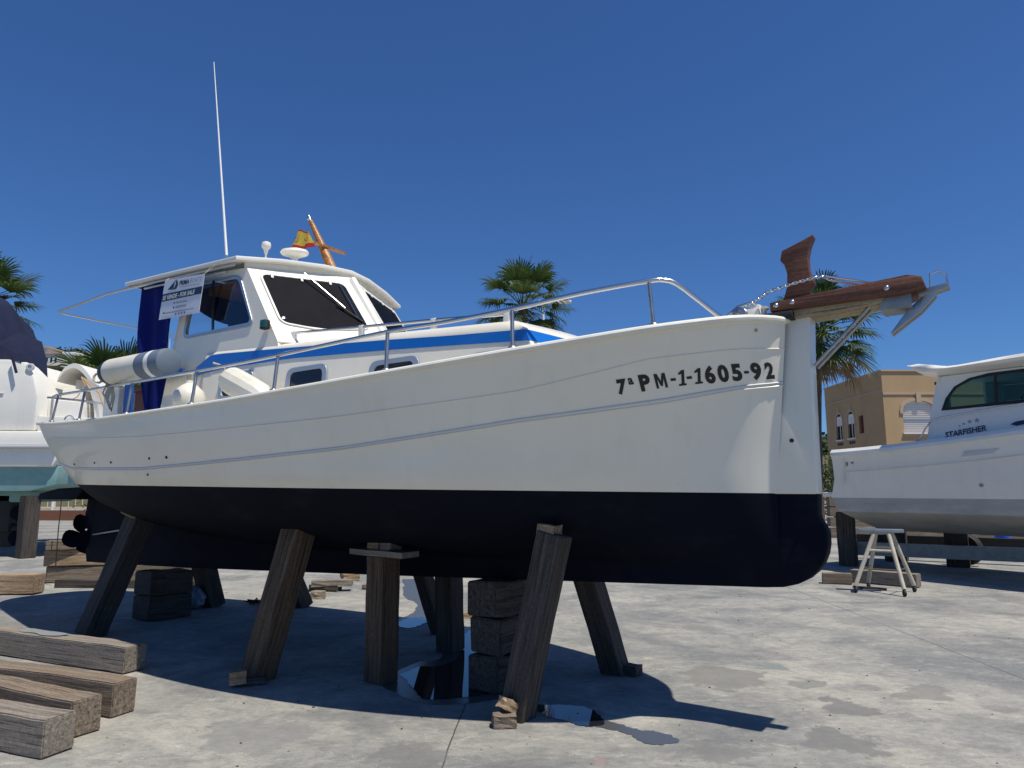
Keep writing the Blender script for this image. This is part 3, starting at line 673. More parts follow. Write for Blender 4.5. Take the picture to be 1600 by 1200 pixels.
# anchor chain
def chain(pts, link, wire):
    P = resample(pts, int(sum(math.dist(a, b) for a, b in zip(pts, pts[1:]))/(link*1.35))+1); mb = MB()
    for i, (a, b) in enumerate(zip(P, P[1:])):
        a = Vector(a); b = Vector(b); d = (b-a).normalized(); sd = d.cross(Vector((0, 0, 1))).normalized(); up = sd.cross(d)
        e_ = sd if i % 2 else up; c = (a+b)/2; hl = link*.95
        mb.tube([c+d*hl*math.cos(q)+e_*link*.42*math.sin(q) for q in [k*math.pi/5 for k in range(10)]], wire, 6, closed=True)
    return mb
ch = chain([(1.53, -.24, 2.70), (1.58, -.22, 2.72), (1.66, -.18, 2.785), (1.80, -.15, 2.82), (1.93, -.09, 2.855), (2.0, -.02, 2.868)], .017, .0055)
o = ch.build('anchor_chain', 'steel', None, angle=60, loc=(.41, 5.58, 0)); o.rotation_euler = (0, 0, HEAD); tag(o, 'galvanised chain running from the bow windlass past the red-brown stem head', 'chain')
# flag
fl = thing('flag', BW(-3.33, -.0, 4.23), HEAD, 'small faded Spanish flag hanging limp from the cabin-roof mast', 'flag')
def fp(u, v):   # u 0 top .. 1 bottom, v 0 fly .. 1 hoist
    a = Vector((-.065, 0, .13)).lerp(Vector((-.25, .02, -.07)), u); b = Vector((.14, 0, .07)).lerp(Vector((.21, 0, -.12)), u)
    p = a.lerp(b, v); p.y += .022*math.sin(v*11+u*3); p.z += .012*math.sin(v*8); return p
for nm, u0, u1, mt in (('red_band', -.03, .04, 'flag_red'), ('yellow_band', .04, .76, 'flag_yellow'), ('red_band', .76, 1.0, 'flag_red')):
    m = MB(); m.grid([[fp(lerp(u0, u1, i/6), j/10) for j in range(11)] for i in range(7)]); m.grid([[fp(lerp(u0, u1, i/6), j/10)+Vector((0, .003, 0)) for j in range(11)] for i in range(7)]); m.build(nm, mt, fl)
m = MB(); m.tube([fp(.55, .3)+Vector((.024*math.cos(a), -.008, .03*math.sin(a))) for a in [i*.63 for i in range(10)]], .003, 5, closed=True); m.build('crest', 'red_brown', fl)
# for sale sign
sg = thing('for_sale_sign', BW(-3.99, 1.13, 3.61), HEAD, 'white for-sale board with navy band tied under the starboard roof edge', 'sign')
S0, S1, S2, S3 = Vector((0, 0, 0)), Vector((.70, 0, -.055)), Vector((.645, .0, -.43)), Vector((-.065, .0, -.40))
def sp_(x, y, o=.004):   # x 0..1 left-right, y 0..1 bottom-top
    p = S3.lerp(S2, x).lerp(S0.lerp(S1, x), y); return p+Vector((0, -o, 0))
m = MB(); m.prism([sp_(0, 0, 0), sp_(1, 0, 0), sp_(1, 1, 0), sp_(0, 1, 0)], (0, .006, 0)); m.build('board', 'sign_white', sg, smooth=False)
m = MB(); m.prism([sp_(0, .45, .001), sp_(1, .49, .001), sp_(1, .68, .001), sp_(0, .64, .001)], (0, -.002, 0)); m.build('navy_band', 'sign_navy', sg, smooth=False)
text_mesh('SE VENDE - FOR SALE', .15, lambda x, y: sp_(.03+x, .485+y+x*.04, .005), 'lettering', 'shutter_white', sg, shear=.1, bold=.004, sx=.56)
text_mesh('PRIMA', .17, lambda x, y: sp_(.40+x, .80+y, .003), 'lettering', 'sign_navy', sg, shear=.15, bold=.006, sx=.52)
text_mesh('BOATS', .17, lambda x, y: sp_(.67+x, .81+y, .003), 'lettering', 'grey_ink', sg, shear=.15, sx=.52)
m = MB()
m.prism([sp_(x, y, .002) for x, y in [(.12, .735), (.30, .965), (.27, .86), (.27, .76), (.22, .73)]], (0, -.002, 0)); m.prism([sp_(x, y, .002) for x, y in [(.31, .975), (.36, .90), (.375, .80), (.34, .73), (.23, .71), (.30, .77), (.315, .86)]], (0, -.002, 0)); m.build('sail_emblem', 'sign_navy', sg, smooth=False)
rnd = random.Random(3)
def scrib(x0, x1, y, h, mt):
    m = MB(); x = x0
    while x < x1:
        wd = rnd.uniform(.008, .02); m.prism([sp_(x, y, .002), sp_(x+wd, y, .002), sp_(x+wd, y+h*rnd.uniform(.7, 1), .002), sp_(x, y+h, .002)], (0, -.001, 0)); x += wd+.008
    m.build('small_print', mt, sg, smooth=False)
scrib(.40, .66, .335, .06, 'grey_ink'); scrib(.40, .66, .225, .06, 'grey_ink'); scrib(.14, .86, .12, .035, 'grey_ink'); scrib(.44, .92, .745, .025, 'grey_ink')
for x, y in ((.34, .34), (.34, .23), (.10, .125), (.42, .05), (.50, .05), (.57, .05), (.64, .05)):
    m = MB(); m.prism([sp_(x, y, .002), sp_(x+.025, y, .002), sp_(x+.025, y+.045, .002), sp_(x, y+.045, .002)], (0, -.001, 0)); m.build('icon', 'sign_navy', sg, smooth=False)
m = MB(); m.tube([S0+Vector((.01, 0, -.01)), S0+Vector((.0, .06, .05))], .004, 6); m.tube([S1+Vector((-.01, 0, -.01)), S1+Vector((.02, .05, .07))], .004, 6); m.tube([S1+Vector((-.02, 0, -.01)), S1+Vector((.20, .05, .11))], .004, 6); m.build('tie_cord', 'rope', sg)

# fenders
f1 = thing('fender', BW(-4.62, 1.33, 2.69), HEAD, 'large white cylindrical fender with navy end and grey band lying along the aft guard rail', 'fender')
ax = Vector((1.18, .10, .03)); L = ax.length
m = MB(); m.lathe([(.02, 0), (.075, .003), (.11, .03), (.127, .075), (.1325, .13)], (0, 0, 0), ax, 24); m.build('end_cap', 'fender_navy', f1)
m = MB(); m.lathe([(.131, .12), (.132, .14), (.132, .66)], (0, 0, 0), ax, 24); m.build('body', 'fender_white', f1)
m = MB(); m.lathe([(.131, .66), (.133, .67), (.133, .82)], (0, 0, 0), ax, 24); m.lathe([(.133, .88), (.133, 1.0), (.13, 1.02), (.10, 1.035), (.02, 1.04)], (0, 0, 0), ax, 24); m.build('band', 'fender_grey', f1)
m = MB(); m.lathe([(.1345, .82), (.1345, .88)], (0, 0, 0), ax, 24); m.build('ring_mark', 'shutter_white', f1)
f2 = thing('fender', BW(-3.07, 1.33, 2.22), HEAD, 'teardrop cream fender hanging by its eye from the starboard guard rail', 'fender')
m = MB(); m.lathe([(.02, 0), (.10, .01), (.13, .06), (.14, .12), (.12, .18), (.07, .23), (.035, .25), (.03, .275)], (0, 0, -.02), (0, 0, 1), 24); m.build('body', 'fender_white', f2)
m = MB(); m.tube([(0, 0, .23), (.005, -.015, .30)], .012, 6); m.tube([(.02, 0, .27), (.03, .0, .31), (.01, -.03, .325), (-.02, -.02, .31), (-.015, .0, .24)], .009, 6); m.build('lanyard', 'rope', f2)
f3 = thing('fender', BW(-2.56, 1.30, 2.46), HEAD, 'ribbed white fender slumped on its side against the forward cabin window', 'fender')
ax = Vector((1, .02, -.42))
m = MB(); m.lathe([(.025, -.03), (.03, 0), (.09, .025), (.115, .07), (.12, .12), (.118, .30), (.11, .50), (.06, .60), (.02, .62)], (0, 0, 0), ax, 14); m.build('body', 'fender_white', f3, angle=20)
m = MB(); m.tube([(-.02, 0, .02), (-.02, -.02, .10), (-.06, -.1, .12)], .009, 6); m.build('lanyard', 'rope', f3)
# rope coil on the rail
m = MB(); P0 = BW(-4.62, 1.3, 2.58); rn = random.Random(5)
for k in range(4):
    hgt = rn.uniform(.18, .30); dx = rn.uniform(-.05, .05)
    m.tube([(dx+.0, 0, 0), (dx+.04, -.02, -hgt*.5), (dx+.02, -.01, -hgt), (dx-.03, -.02, -hgt*.5), (dx-.01, 0, .01)], .009, 6)
m.tube([(.05*math.cos(a)-.08, -.04, .06+.05*math.sin(a)) for a in [i*.7 for i in range(9)]], .012, 6)
o = m.build('mooring_rope', 'rope', None, loc=P0); tag(o, 'weathered mooring rope looped over the aft guard rail below the long white fender', 'rope')
# ================================================================== GROUND
def concrete():
    m = bpy.data.materials.new('concrete'); m.use_nodes = True
    n = m.node_tree.nodes; l = m.node_tree.links; b = n["Principled BSDF"]
    tc = n.new("ShaderNodeTexCoord")
    def nz(scale, detail=8, rough=.6, sc=(1, 1, 1), dist=0, off=0):
        mp = n.new("ShaderNodeMapping"); mp.inputs["Scale"].default_value = sc; mp.inputs["Location"].default_value = (off, off*.7, 0)
        t = n.new("ShaderNodeTexNoise"); t.inputs["Scale"].default_value = scale; t.inputs["Detail"].default_value = detail
        t.inputs["Roughness"].default_value = rough; t.inputs["Distortion"].default_value = dist
        l.new(tc.outputs["Object"], mp.inputs[0]); l.new(mp.outputs[0], t.inputs[0]); return t.outputs[0]
    def mr(x, a, b_, c, d):
        r_ = n.new("ShaderNodeMapRange"); r_.inputs[1].default_value = a; r_.inputs[2].default_value = b_; r_.inputs[3].default_value = c; r_.inputs[4].default_value = d
        l.new(x, r_.inputs[0]); return r_.outputs[0]
    def mix(a, b_, f):
        x = n.new("ShaderNodeMix"); x.data_type = 'RGBA'
        if isinstance(a, tuple): x.inputs[6].default_value = (*a, 1)
        else: l.new(a, x.inputs[6])
        if isinstance(b_, tuple): x.inputs[7].default_value = (*b_, 1)
        else: l.new(b_, x.inputs[7])
        l.new(f, x.inputs[0]); return x.outputs[2]
    c = mix((.18, .185, .182), (.365, .35, .305), mr(nz(.55, 12, .72, dist=.4), .40, .62, 0, 1))
    c = mix(c, (.45, .43, .38), mr(nz(3.2, 12, .85, (1, 1.8, 1), .6, 3), .52, .68, 0, .85))
    c = mix(c, (.17, .172, .17), mr(nz(5.5, 12, .85, (1, 1.4, 1), .3, 31), .50, .64, 0, .75))
    c = mix(c, (.14, .144, .146), mr(nz(.9, 9, .66, (1, 1, 1), .8, 11), .52, .66, 0, .7))
    c = mix(c, (.175, .175, .168), mr(nz(2.3, 8, .55, (1, 1.3, 1), .3, 23), .60, .66, 0, .55))
    c = mix(c, (.50, .485, .43), mr(nz(1.3, 10, .75, (.5, 3.5, 1), .8, 41), .62, .72, 0, .6))
    c = mix(c, (.09, .088, .08), mr(nz(16, 5, .6, (1, 1, 1), .2, 5), .67, .73, 0, .8))
    c = mix(c, (.55, .53, .48), mr(nz(38, 3, .6, (1, 1, 1), 0, 9), .66, .74, 0, .45))
    c = mix(c, (.10, .10, .09), mr(nz(70, 3, .6, (1, 1, 1), 0, 2), .65, .72, 0, .75))
    c = mix(c, (.085, .083, .078), mr(nz(26, 4, .6, (.5, 2.2, 1), .5, 17), .66, .72, 0, .7))
    gr = n.new("ShaderNodeVectorMath"); gr.operation = 'SCALE'; l.new(c, gr.inputs[0]); l.new(mr(nz(130, 4, .7), .3, .7, .74, 1.24), gr.inputs["Scale"]); c = gr.outputs[0]
    gr = n.new("ShaderNodeVectorMath"); gr.operation = 'SCALE'; l.new(c, gr.inputs[0]); l.new(mr(nz(14, 10, .8, (1, 1.5, 1), .5, 7), .3, .7, .80, 1.2), gr.inputs["Scale"]); c = gr.outputs[0]
    # saw cut joints: thin dark lines
    sx = n.new("ShaderNodeSeparateXYZ"); wv = nz(1.5, 3); l.new(tc.outputs["Object"], sx.inputs[0])
    def joint(axis, pos, slope, wdt):
        other = 'Y' if axis == 'X' else 'X'
        a = n.new("ShaderNodeMath"); a.operation = 'MULTIPLY_ADD'; l.new(sx.outputs[other], a.inputs[0]); a.inputs[1].default_value = -slope; l.new(sx.outputs[axis], a.inputs[2])
        w_ = n.new("ShaderNodeMath"); w_.operation = 'MULTIPLY_ADD'; l.new(wv, w_.inputs[0]); w_.inputs[1].default_value = .03; l.new(a.outputs[0], w_.inputs[2])
        s_ = n.new("ShaderNodeMath"); s_.operation = 'SUBTRACT'; l.new(w_.outputs[0], s_.inputs[0]); s_.inputs[1].default_value = pos
        ab = n.new("ShaderNodeMath"); ab.operation = 'ABSOLUTE'; l.new(s_.outputs[0], ab.inputs[0]); return mr(ab.outputs[0], wdt*.4, wdt, 1, 0)
    for a in (('X', -.545, .042, .007), ('Y', 12.9, -.62, .01), ('X', 3.9, .042, .008), ('X', -5.6, .042, .008)): c = mix(c, (.07, .065, .06), joint(*a))
    # coloured paint drips
    wn = n.new("ShaderNodeTexNoise"); wn.inputs["Scale"].default_value = 3.5; wn.inputs["Detail"].default_value = 5; l.new(tc.outputs["Object"], wn.inputs[0])
    wo = n.new("ShaderNodeVectorMath"); wo.operation = 'MULTIPLY_ADD'; l.new(wn.outputs["Color"], wo.inputs[0]); wo.inputs[1].default_value = (.55, .55, 0); l.new(tc.outputs["Object"], wo.inputs[2])
    def spot(x, y, r_, col, f):
        nonlocal c
        v = n.new("ShaderNodeVectorMath"); v.operation = 'DISTANCE'; v.inputs[1].default_value = (x+.275, y+.275, 0); l.new(wo.outputs[0], v.inputs[0])
        a = n.new("ShaderNodeMath"); a.operation = 'MULTIPLY_ADD'; l.new(nz(1.1/r_+2, 9, .7, off=x), a.inputs[0]); a.inputs[1].default_value = 1.1*r_+.1; l.new(v.outputs["Value"], a.inputs[2])
        c = mix(c, col, mr(a.outputs[0], r_*1.52+.06, r_*1.6+.075, f*.9, 0))
    spot(.45, 4.25, .03, (.34, .2, .19), .4); spot(2.25, 6.45, .12, (.15, .18, .18), .75); spot(1.75, 6.1, .33, (.175, .172, .16), .8); spot(2.35, 5.3, .17, (.15, .15, .145), .85)
    spot(2.35, 5.85, .12, (.17, .17, .16), .8); spot(2.0, 4.6, .2, (.155, .155, .15), .8); spot(2.05, 8.2, .16, (.19, .187, .17), .8); spot(-.6, 4.3, .22, (.15, .152, .15), .7); spot(3.1, 5.6, .2, (.17, .165, .155), .7); spot(1.2, 4.45, .14, (.17, .168, .16), .7); spot(-1.6, 4.7, .3, (.19, .19, .185), .6); spot(4.2, 8.6, .35, (.19, .187, .175), .6)
    spot(-.35, 6.3, .3, (.12, .13, .14), .8); spot(.35, 5.2, .25, (.15, .155, .16), .7)
    l.new(c, b.inputs["Base Color"])
    rg = mr(nz(.9, 6, .5, (1, 1, 1), .8, 11), .5, .7, .92, .75); l.new(rg, b.inputs["Roughness"]); b.inputs["Specular IOR Level"].default_value = .3
    h = n.new("ShaderNodeMath"); h.operation = 'MULTIPLY_ADD'; l.new(nz(45, 6, .7), h.inputs[0]); h.inputs[1].default_value = .4; l.new(nz(6, 8, .65), h.inputs[2])
    bp = n.new("ShaderNodeBump"); bp.inputs["Strength"].default_value = .6; bp.inputs["Distance"].default_value = .012
    l.new(h.outputs[0], bp.inputs["Height"]); l.new(bp.outputs[0], b.inputs["Normal"])
    MATS['concrete'] = m
concrete()
g = MB()
xs = [-400, -60, -20, -8, 0, 8, 20, 60, 400]; ys = [-30, -8, 0, 8, 16, 30, 60, 150, 600]
g.grid([[(x, y, 0) for x in xs] for y in ys]); tag(g.build('ground', 'concrete', smooth=False), kind='structure')

# grit and chips lying on the slab
rn = random.Random(12); m = MB()
for _ in range(420):
    r_ = rn.random(); y = 3.9+12*r_**1.7; x = rn.uniform(-.9, .95)*y; k = rn.uniform(.003, .008)*(1+y*.04); a = rn.uniform(0, 6)
    c_, s_ = math.cos(a), math.sin(a); q = [(1.5, 0), (.3, .9), (-1.1, .5), (-.8, -.7), (.6, -.8)]
    base = [Vector((x+(u*c_-v*s_)*k, y+(u*s_+v*c_)*k, .0)) for u, v in q]; tp = [Vector((x+(u*c_-v*s_)*k*.6, y+(u*s_+v*c_)*k*.6, k*.7)) for u, v in q]
    m.add(base+tp, [(0, 1, 6, 5), (1, 2, 7, 6), (2, 3, 8, 7), (3, 4, 9, 8), (4, 0, 5, 9), (5, 6, 7, 8, 9)], rn.choice([0, 0, 1]))
tag(m.build('grit', ['stone', 'debris_dark'], smooth=False), kind='stuff')

# puddles
def water_mat(name, col, rough):
    m = mat(name, col, rough, spec=.9, bump=(3, .015, .01)); m.node_tree.nodes["Principled BSDF"].inputs["IOR"].default_value = 1.5
water_mat('puddle_water', (.012, .016, .022), .02); water_mat('damp', (.075, .078, .078), .32); streaks_ok = True
def jit_(a, ph): return sum(math.sin(a*k+ph[k % 4]*k)/k**.75 for k in (5, 9, 14, 23, 37, 51))*1.6
def blob(name, pts, z, material, jit=.02, seed=1, n=220):
    rn = random.Random(seed); ph = [rn.uniform(0, 6) for _ in range(4)]
    P = resample(catmull(pts+[pts[0]], 6), n)[:-1]; out = []
    for i, (x, y) in enumerate(P):
        a = i/len(P)*2*math.pi
        out.append(Vector((x+jit*jit_(a, ph), y+jit*jit_(a+1.7, ph), z)))
    m = MB(); m.add(out, [tuple(t) for t in tessellate_polygon([out])]); o = m.build(name, material, smooth=False); return tag(o, kind='structure')
blob('damp_patch', [(-1.05, 6.15), (-.85, 6.6), (-.66, 6.8), (-.60, 8.1), (-.25, 8.3), (-.12, 7.2), (.0, 6.2), (.05, 5.6), (-.25, 5.4), (-.6, 5.35), (-.95, 5.75)], .002, 'damp', .03, 6)
blob('puddle', [(-.93, 6.18), (-.80, 6.42), (-.62, 6.45), (-.50, 6.9), (-.50, 8.0), (-.33, 8.1), (-.26, 7.3), (-.20, 6.5), (-.12, 5.75), (-.30, 5.55), (-.47, 5.46), (-.66, 5.48), (-.78, 5.8)], .004, 'puddle_water', .022, 2)
blob('puddle', [(.12, 5.30), (.36, 5.33), (.52, 5.26), (.60, 5.06), (.60, 4.92), (.47, 4.86), (.34, 4.98), (.22, 5.1)], .004, 'puddle_water', .016, 5)
blob('damp_patch', [(.58, 5.02), (.68, 4.92), (.81, 4.80), (.94, 4.73), (1.03, 4.60), (.93, 4.53), (.81, 4.56), (.74, 4.68), (.62, 4.82), (.50, 4.86)], .003, 'damp', .022, 8)
blob('damp_patch', [(-1.88, 12.6), (-1.22, 12.6), (-.94, 10.7), (-.87, 9.1), (-1.10, 8.34), (-1.35, 8.6), (-1.22, 9.3), (-1.35, 10.1), (-1.57, 10.7)], .003, 'damp', .03, 11)
blob('puddle', [(-1.28, 8.75), (-1.08, 8.9), (-1.0, 8.5), (-1.15, 8.2), (-1.33, 8.4)], .005, 'puddle_water', .02, 4)

# ================================================================== TIMBERS
G1 = 'squared timbers laid on the concrete at lower left'
def lay(p, d, L, wd, hg, m, label, z=0, group=G1, name='timber_beam'):
    d = Vector((d[0], d[1], 0)).normalized(); p = Vector((p[0], p[1], z+hg/2+.006)); return beam(name, p, p+d*L, wd, hg, m, label, 'timber', group)
lay((-3.16+.06-.07, 6.26), (-.91, .415), 3.2, .21, .21, 'timber_grey', 'grey squared timber with a faint blue paint stain, farthest of the four at lower left')
lay((-2.64, 5.11), (-.93, .37), 2.6, .19, .22, 'timber_brown', 'weathered timber with a splintered rounded end, second farthest of the four at lower left')
lay((-2.66, 4.70), (-.90, .44), 2.4, .20, .215, 'timber_brown', 'half-hidden weathered timber between two others, second nearest at lower left')
lay((-2.62, 4.37), (-.93, .36), 2.2, .20, .21, 'timber_grey', 'cracked grey timber nearest the camera in the lower left corner')
m = MB(); 
G2 = 'wooden props holding up the cabin boat'
def prop(b, t, wd, m, label, hg=None, roll=0): return beam('wooden_prop', b, t, wd, hg or wd, m, label, 'prop', G2, roll=roll)
def foot(px, py): return Vector((px, py, .0))
def BWt(s, t, z): return BW(s, t, z)
prop(BW(.0, .66, .0), BW(.27, .60, 1.22), .19, 'timber_dark', 'cracked grey timber prop leaning right, nearest the camera under the bow', .17)
prop(BW(-2.27, 1.06, 0), BW(-2.05, .86, 1.26), .215, 'timber_prop', 'brown timber prop leaning right under the middle of the hull, sunlit grain', .2)
prop(BW(-1.42, .52, 0), BW(-1.42, .52, .98), .205, 'timber_prop', 'upright reddish timber post with a board and wedges on top, centre of the hull', .19)
prop(BW(-5.2, 1.0, 0), BW(-5.05, .62, 1.24), .24, 'timber_dark', 'dark grey timber prop leaning right near the stern', .22)
prop(BW(.0, -.80, 0), BW(-.12, -.42, 1.05), .19, 'timber_dark', 'dark timber prop behind the keel leaning left, rightmost under the bow', .18)
prop(BW(-1.68, -.66, 0), BW(-1.68, -.60, 1.1), .2, 'timber_dark', 'upright dark timber post standing in the puddle behind the keel', .2)
prop(BW(-2.31, -1.25, 0), BW(-2.42, -.80, 1.2), .15, 'timber_dark', 'thin dark prop just left of the upright post in the puddle', .15)
prop(BW(-4.94, -1.55, 0), BW(-5.02, -.95, 1.2), .22, 'timber_dark', 'dark leaning prop behind the brown prop, beside stacked pale offcuts', .2)
prop(BW(-5.95, -.9, 0), BW(-6.02, -.5, 1.35), .24, 'timber_dark', 'dark leaning prop behind the keel next to the plastic sack', .22)
# board and wedges
G3 = 'wedges and packing pieces of the props'
def chunk(name, c, size, m, label, rz=0, tilt=0, cat='wedge', group=G3, seed=0):
    rn = random.Random(seed+int(c[0]*100)); bm = bmesh.new(); bmesh.ops.create_cube(bm, size=1)
    bmesh.ops.subdivide_edges(bm, edges=bm.edges, cuts=2, use_grid_fill=True)
    for v in bm.verts:
        v.co = Vector((v.co.x*size[0], v.co.y*size[1], v.co.z*size[2])); k = min(size)*.07
        v.co += Vector((rn.uniform(-k, k), rn.uniform(-k, k), rn.uniform(-k, k)))
    me = bpy.data.meshes.new(name); bm.to_mesh(me); bm.free(); me.materials.append(M[m])
    o = bpy.data.objects.new(name, me); COL.objects.link(o); o.location = c; o.rotation_euler = (0, tilt, rz); return tag(o, label, cat, group)
o = beam('packing_board', BW(-1.72, .52, 1.005), BW(-1.12, .52, 1.005), .2, .045, 'timber_grey', 'flat grey board resting on the upright reddish post under the hull', 'board', G3)
chunk('wedge', BW(-1.50, .50, 1.065), (.13, .14, .07), 'timber_pale', 'orange-brown wooden wedge on the flat board under the hull', HEAD)
chunk('wedge', BW(-1.36, .50, 1.06), (.12, .14, .06), 'timber_grey', 'grey wooden wedge on the flat board, right of the orange-brown one', HEAD)
chunk('wedge', BW(.24, .61, 1.225), (.13, .12, .10), 'timber_pale', 'crumbling pale wedge on top of the nearest leaning prop', HEAD, .1)
chunk('wedge', BW(-2.12, .87, 1.275), (.36, .14, .035), 'timber_grey', 'thin flat wedge on top of the brown leaning prop', HEAD, .12)
chunk('wedge', BW(-5.1, .66, 1.265), (.32, .18, .06), 'timber_pale', 'pale wedge on top of the dark leaning prop near the stern', HEAD, .2)
chunk('wedge', (-2.13, 5.80, .075), (.12, .10, .09), 'timber_pale', 'small pale block at the foot of the brown leaning prop', .4)
chunk('wedge', (-2.05, 5.86, .03), (.22, .08, .05), 'timber_dark', 'thin dark piece under the small pale block at the foot of the brown prop', .3)
chunk('wedge', (-.05, 4.86, .04), (.15, .10, .075), 'timber_brown', 'small dark block on the concrete at the foot of the nearest prop', .1)
chunk('wedge', (-.03, 4.93, .115), (.10, .09, .07), 'timber_pale', 'pale chip resting on the small dark block at the foot of the nearest prop', .7, .5)
chunk('wedge', BW(.14, -.82, .04), (.13, .13, .08), 'timber_dark', 'small dark block at the foot of the rightmost prop', HEAD)
t1 = [o_ for o_ in COL.objects if o_.get('label', '').startswith('grey squared timber with a faint blue')][0]
mat('blue_paint', (.15, .20, .235), .85, noise=(16, (.26, .235, .20), 1.0, (1, 4, 1)))
m = MB(); P = [(.95, -.06), (1.1, -.085), (1.3, -.08), (1.55, -.095), (1.6, -.02), (1.5, .05), (1.3, .03), (1.15, .075), (.98, .03)]
lp = [Vector((x, y, .105+.0055)) for x, y in resample([tuple(q) for q in catmull(P+[P[0]], 4)], 36)[:-1]]; m.add(lp, [tuple(t) for t in tessellate_polygon([lp])]); m.build('paint_stain', 'blue_paint', t1, smooth=False)
# keel blocks
G4 = 'stacked timber blocks under the keel'
for k, (dx, rr_) in enumerate([(0, 0), (.015, .02), (-.01, -.03)]):
    c, s_ = math.cos(HEAD+rr_), math.sin(HEAD+rr_); ctr = BW(-.56+dx, 0, .14+k*.275)
    d = Vector((math.sin(-HEAD)*-1, -math.cos(HEAD), 0)); d = (BW(0, 1, 0)-BW(0, 0, 0)).normalized(); d = Matrix.Rotation(rr_, 3, 'Z') @ d
    beam('keel_block', ctr-d*.34, ctr+d*.30, .30, .262, 'timber_dark', ['bottom', 'middle', 'top'][k]+' dark block of the keel stack beside the puddle', 'block', G4, rough=.013)
for k in range(2):
    ctr = BW(-5.65, 0, .145+k*.28); d = (BW(0, 1, 0)-BW(0, 0, 0)).normalized()
    beam('keel_block', ctr-d*.3, ctr+d*.24, .36, .27, 'timber_dark', ['bottom', 'top'][k]+' dark block of the keel stack near the stern', 'block', G4, rough=.01)
# plastic bag
bm = bmesh.new(); bmesh.ops.create_icosphere(bm, subdivisions=4, radius=1)
for v in bm.verts:
    x, y, z = v.co; r_ = 1+.10*math.sin(x*7+z*5)+.08*math.sin(y*9-z*6)+.05*math.sin(x*17+y*13)
    zz = (z+1)/2; r2 = r_*(1-.55*zz**1.6); v.co = Vector((x*.17*r2, y*.15*r2, .30*zz+.01*math.sin(x*12)))
me = bpy.data.meshes.new('plastic_sack'); bm.to_mesh(me); bm.free(); me.materials.append(M['bag_plastic']); me.polygons.foreach_set('use_smooth', [True]*len(me.polygons))
o = bpy.data.objects.new('plastic_sack', me); COL.objects.link(o); o.location = (-4.12, 9.5, .0); tag(o, 'crumpled translucent plastic sack on the ground between the stern blocks and a leaning prop', 'sack')
G5 = 'offcuts beyond the boat'
chunk('timber_offcut', (-2.75, 11.2, .12), (.60, .2, .09), 'timber_grey', 'upper flat offcut seen under the hull right of a leaning prop', .1, 0, 'offcut', G5, 1)
chunk('timber_offcut', (-2.85, 11.2, .05), (.45, .2, .09), 'timber_dark', 'lower offcut of the little pile seen under the hull', -.2, 0, 'offcut', G5, 2)
chunk('timber_offcut', (-2.75, 10.4, .05), (.2, .14, .11), 'stone', 'small pale stone-like block beside the dark leaning prop', .2, 0, 'offcut', G5, 3)
chunk('timber_offcut', (-2.75, 12.4, .06), (.28, .2, .13), 'timber_pale', 'pale brown block far behind the hull left of the reddish post', .5, 0, 'offcut', G5, 4)
chunk('timber_offcut', (-2.2, 11.35, .04), (.2, .14, .08), 'timber_grey', 'small grey block close to the reddish post behind the hull', -.3, 0, 'offcut', G5, 5)
chunk('timber_offcut', (-.42, 8.9, .03), (.42, .12, .06), 'timber_pale', 'flat pale stick on the sunlit concrete behind the keel stack', .2, 0, 'offcut', G5, 6)
m = MB(); rn = random.Random(9)
for i in range(16):
    x, y = -3.2+rn.uniform(-.35, .35), 9.9+rn.uniform(-.15, .15); m.tube([(x, y, .01), (x+rn.uniform(-.15, .15), y+.05, rn.uniform(.03, .10)), (x+rn.uniform(-.2, .2), y+.1, .02)], .008, 5)
tag(m.build('dry_weeds', 'debris_dark'), 'small dark heap of dry weeds on the ground in the boat shade', 'debris')
# loose beams at the left, in front of the far boat
G6 = 'rough timbers lying beyond the stern'
beam('timber_beam', (-9.6, 10.9, .15), (-7.0, 10.85, .15), .26, .27, 'timber_pale', 'pale sunlit timber lying flat at the left edge behind the stern', 'timber', G6)
beam('timber_beam', (-7.72, 12.2, .14), (-5.2, 12.6, .14), .28, .26, 'timber_brown', 'brown lower timber of the stack behind the rudder', 'timber', G6)
beam('timber_beam', (-7.75, 12.15, .41), (-5.4, 12.62, .41), .28, .26, 'timber_pale', 'pale upper timber of the stack behind the rudder', 'timber', G6)
beam('timber_beam', (-7.7, 12.05, .62), (-6.3, 12.55, .62), .26, .15, 'timber_brown', 'broken plank on top of the stack behind the rudder', 'timber', G6)
beam('timber_beam', (-7.2, 11.6, .06), (-4.9, 11.5, .06), .16, .12, 'timber_dark', 'thin dark timber on the ground below the stern stack', 'timber', G6)
beam('timber_beam', (-7.9, 16.2, .0), (-7.55, 16.5, 1.45), .34, .34, 'timber_brown', 'thick brown upright timber under the far white motorboat, behind the propeller', 'timber', G6)
m = MB(); m.tube([(-7.35, 11.75, 1.46), (-7.36, 11.75, .9), (-7.33, 11.72, .3)], .008, 6); tag(m.build('hanging_rope', 'black_rubber'), 'thin dark cord hanging down from the stern plate', 'rope')

mat('trestle_paint', (.50, .46, .37), .5, noise=(12, (.36, .32, .25), .8))
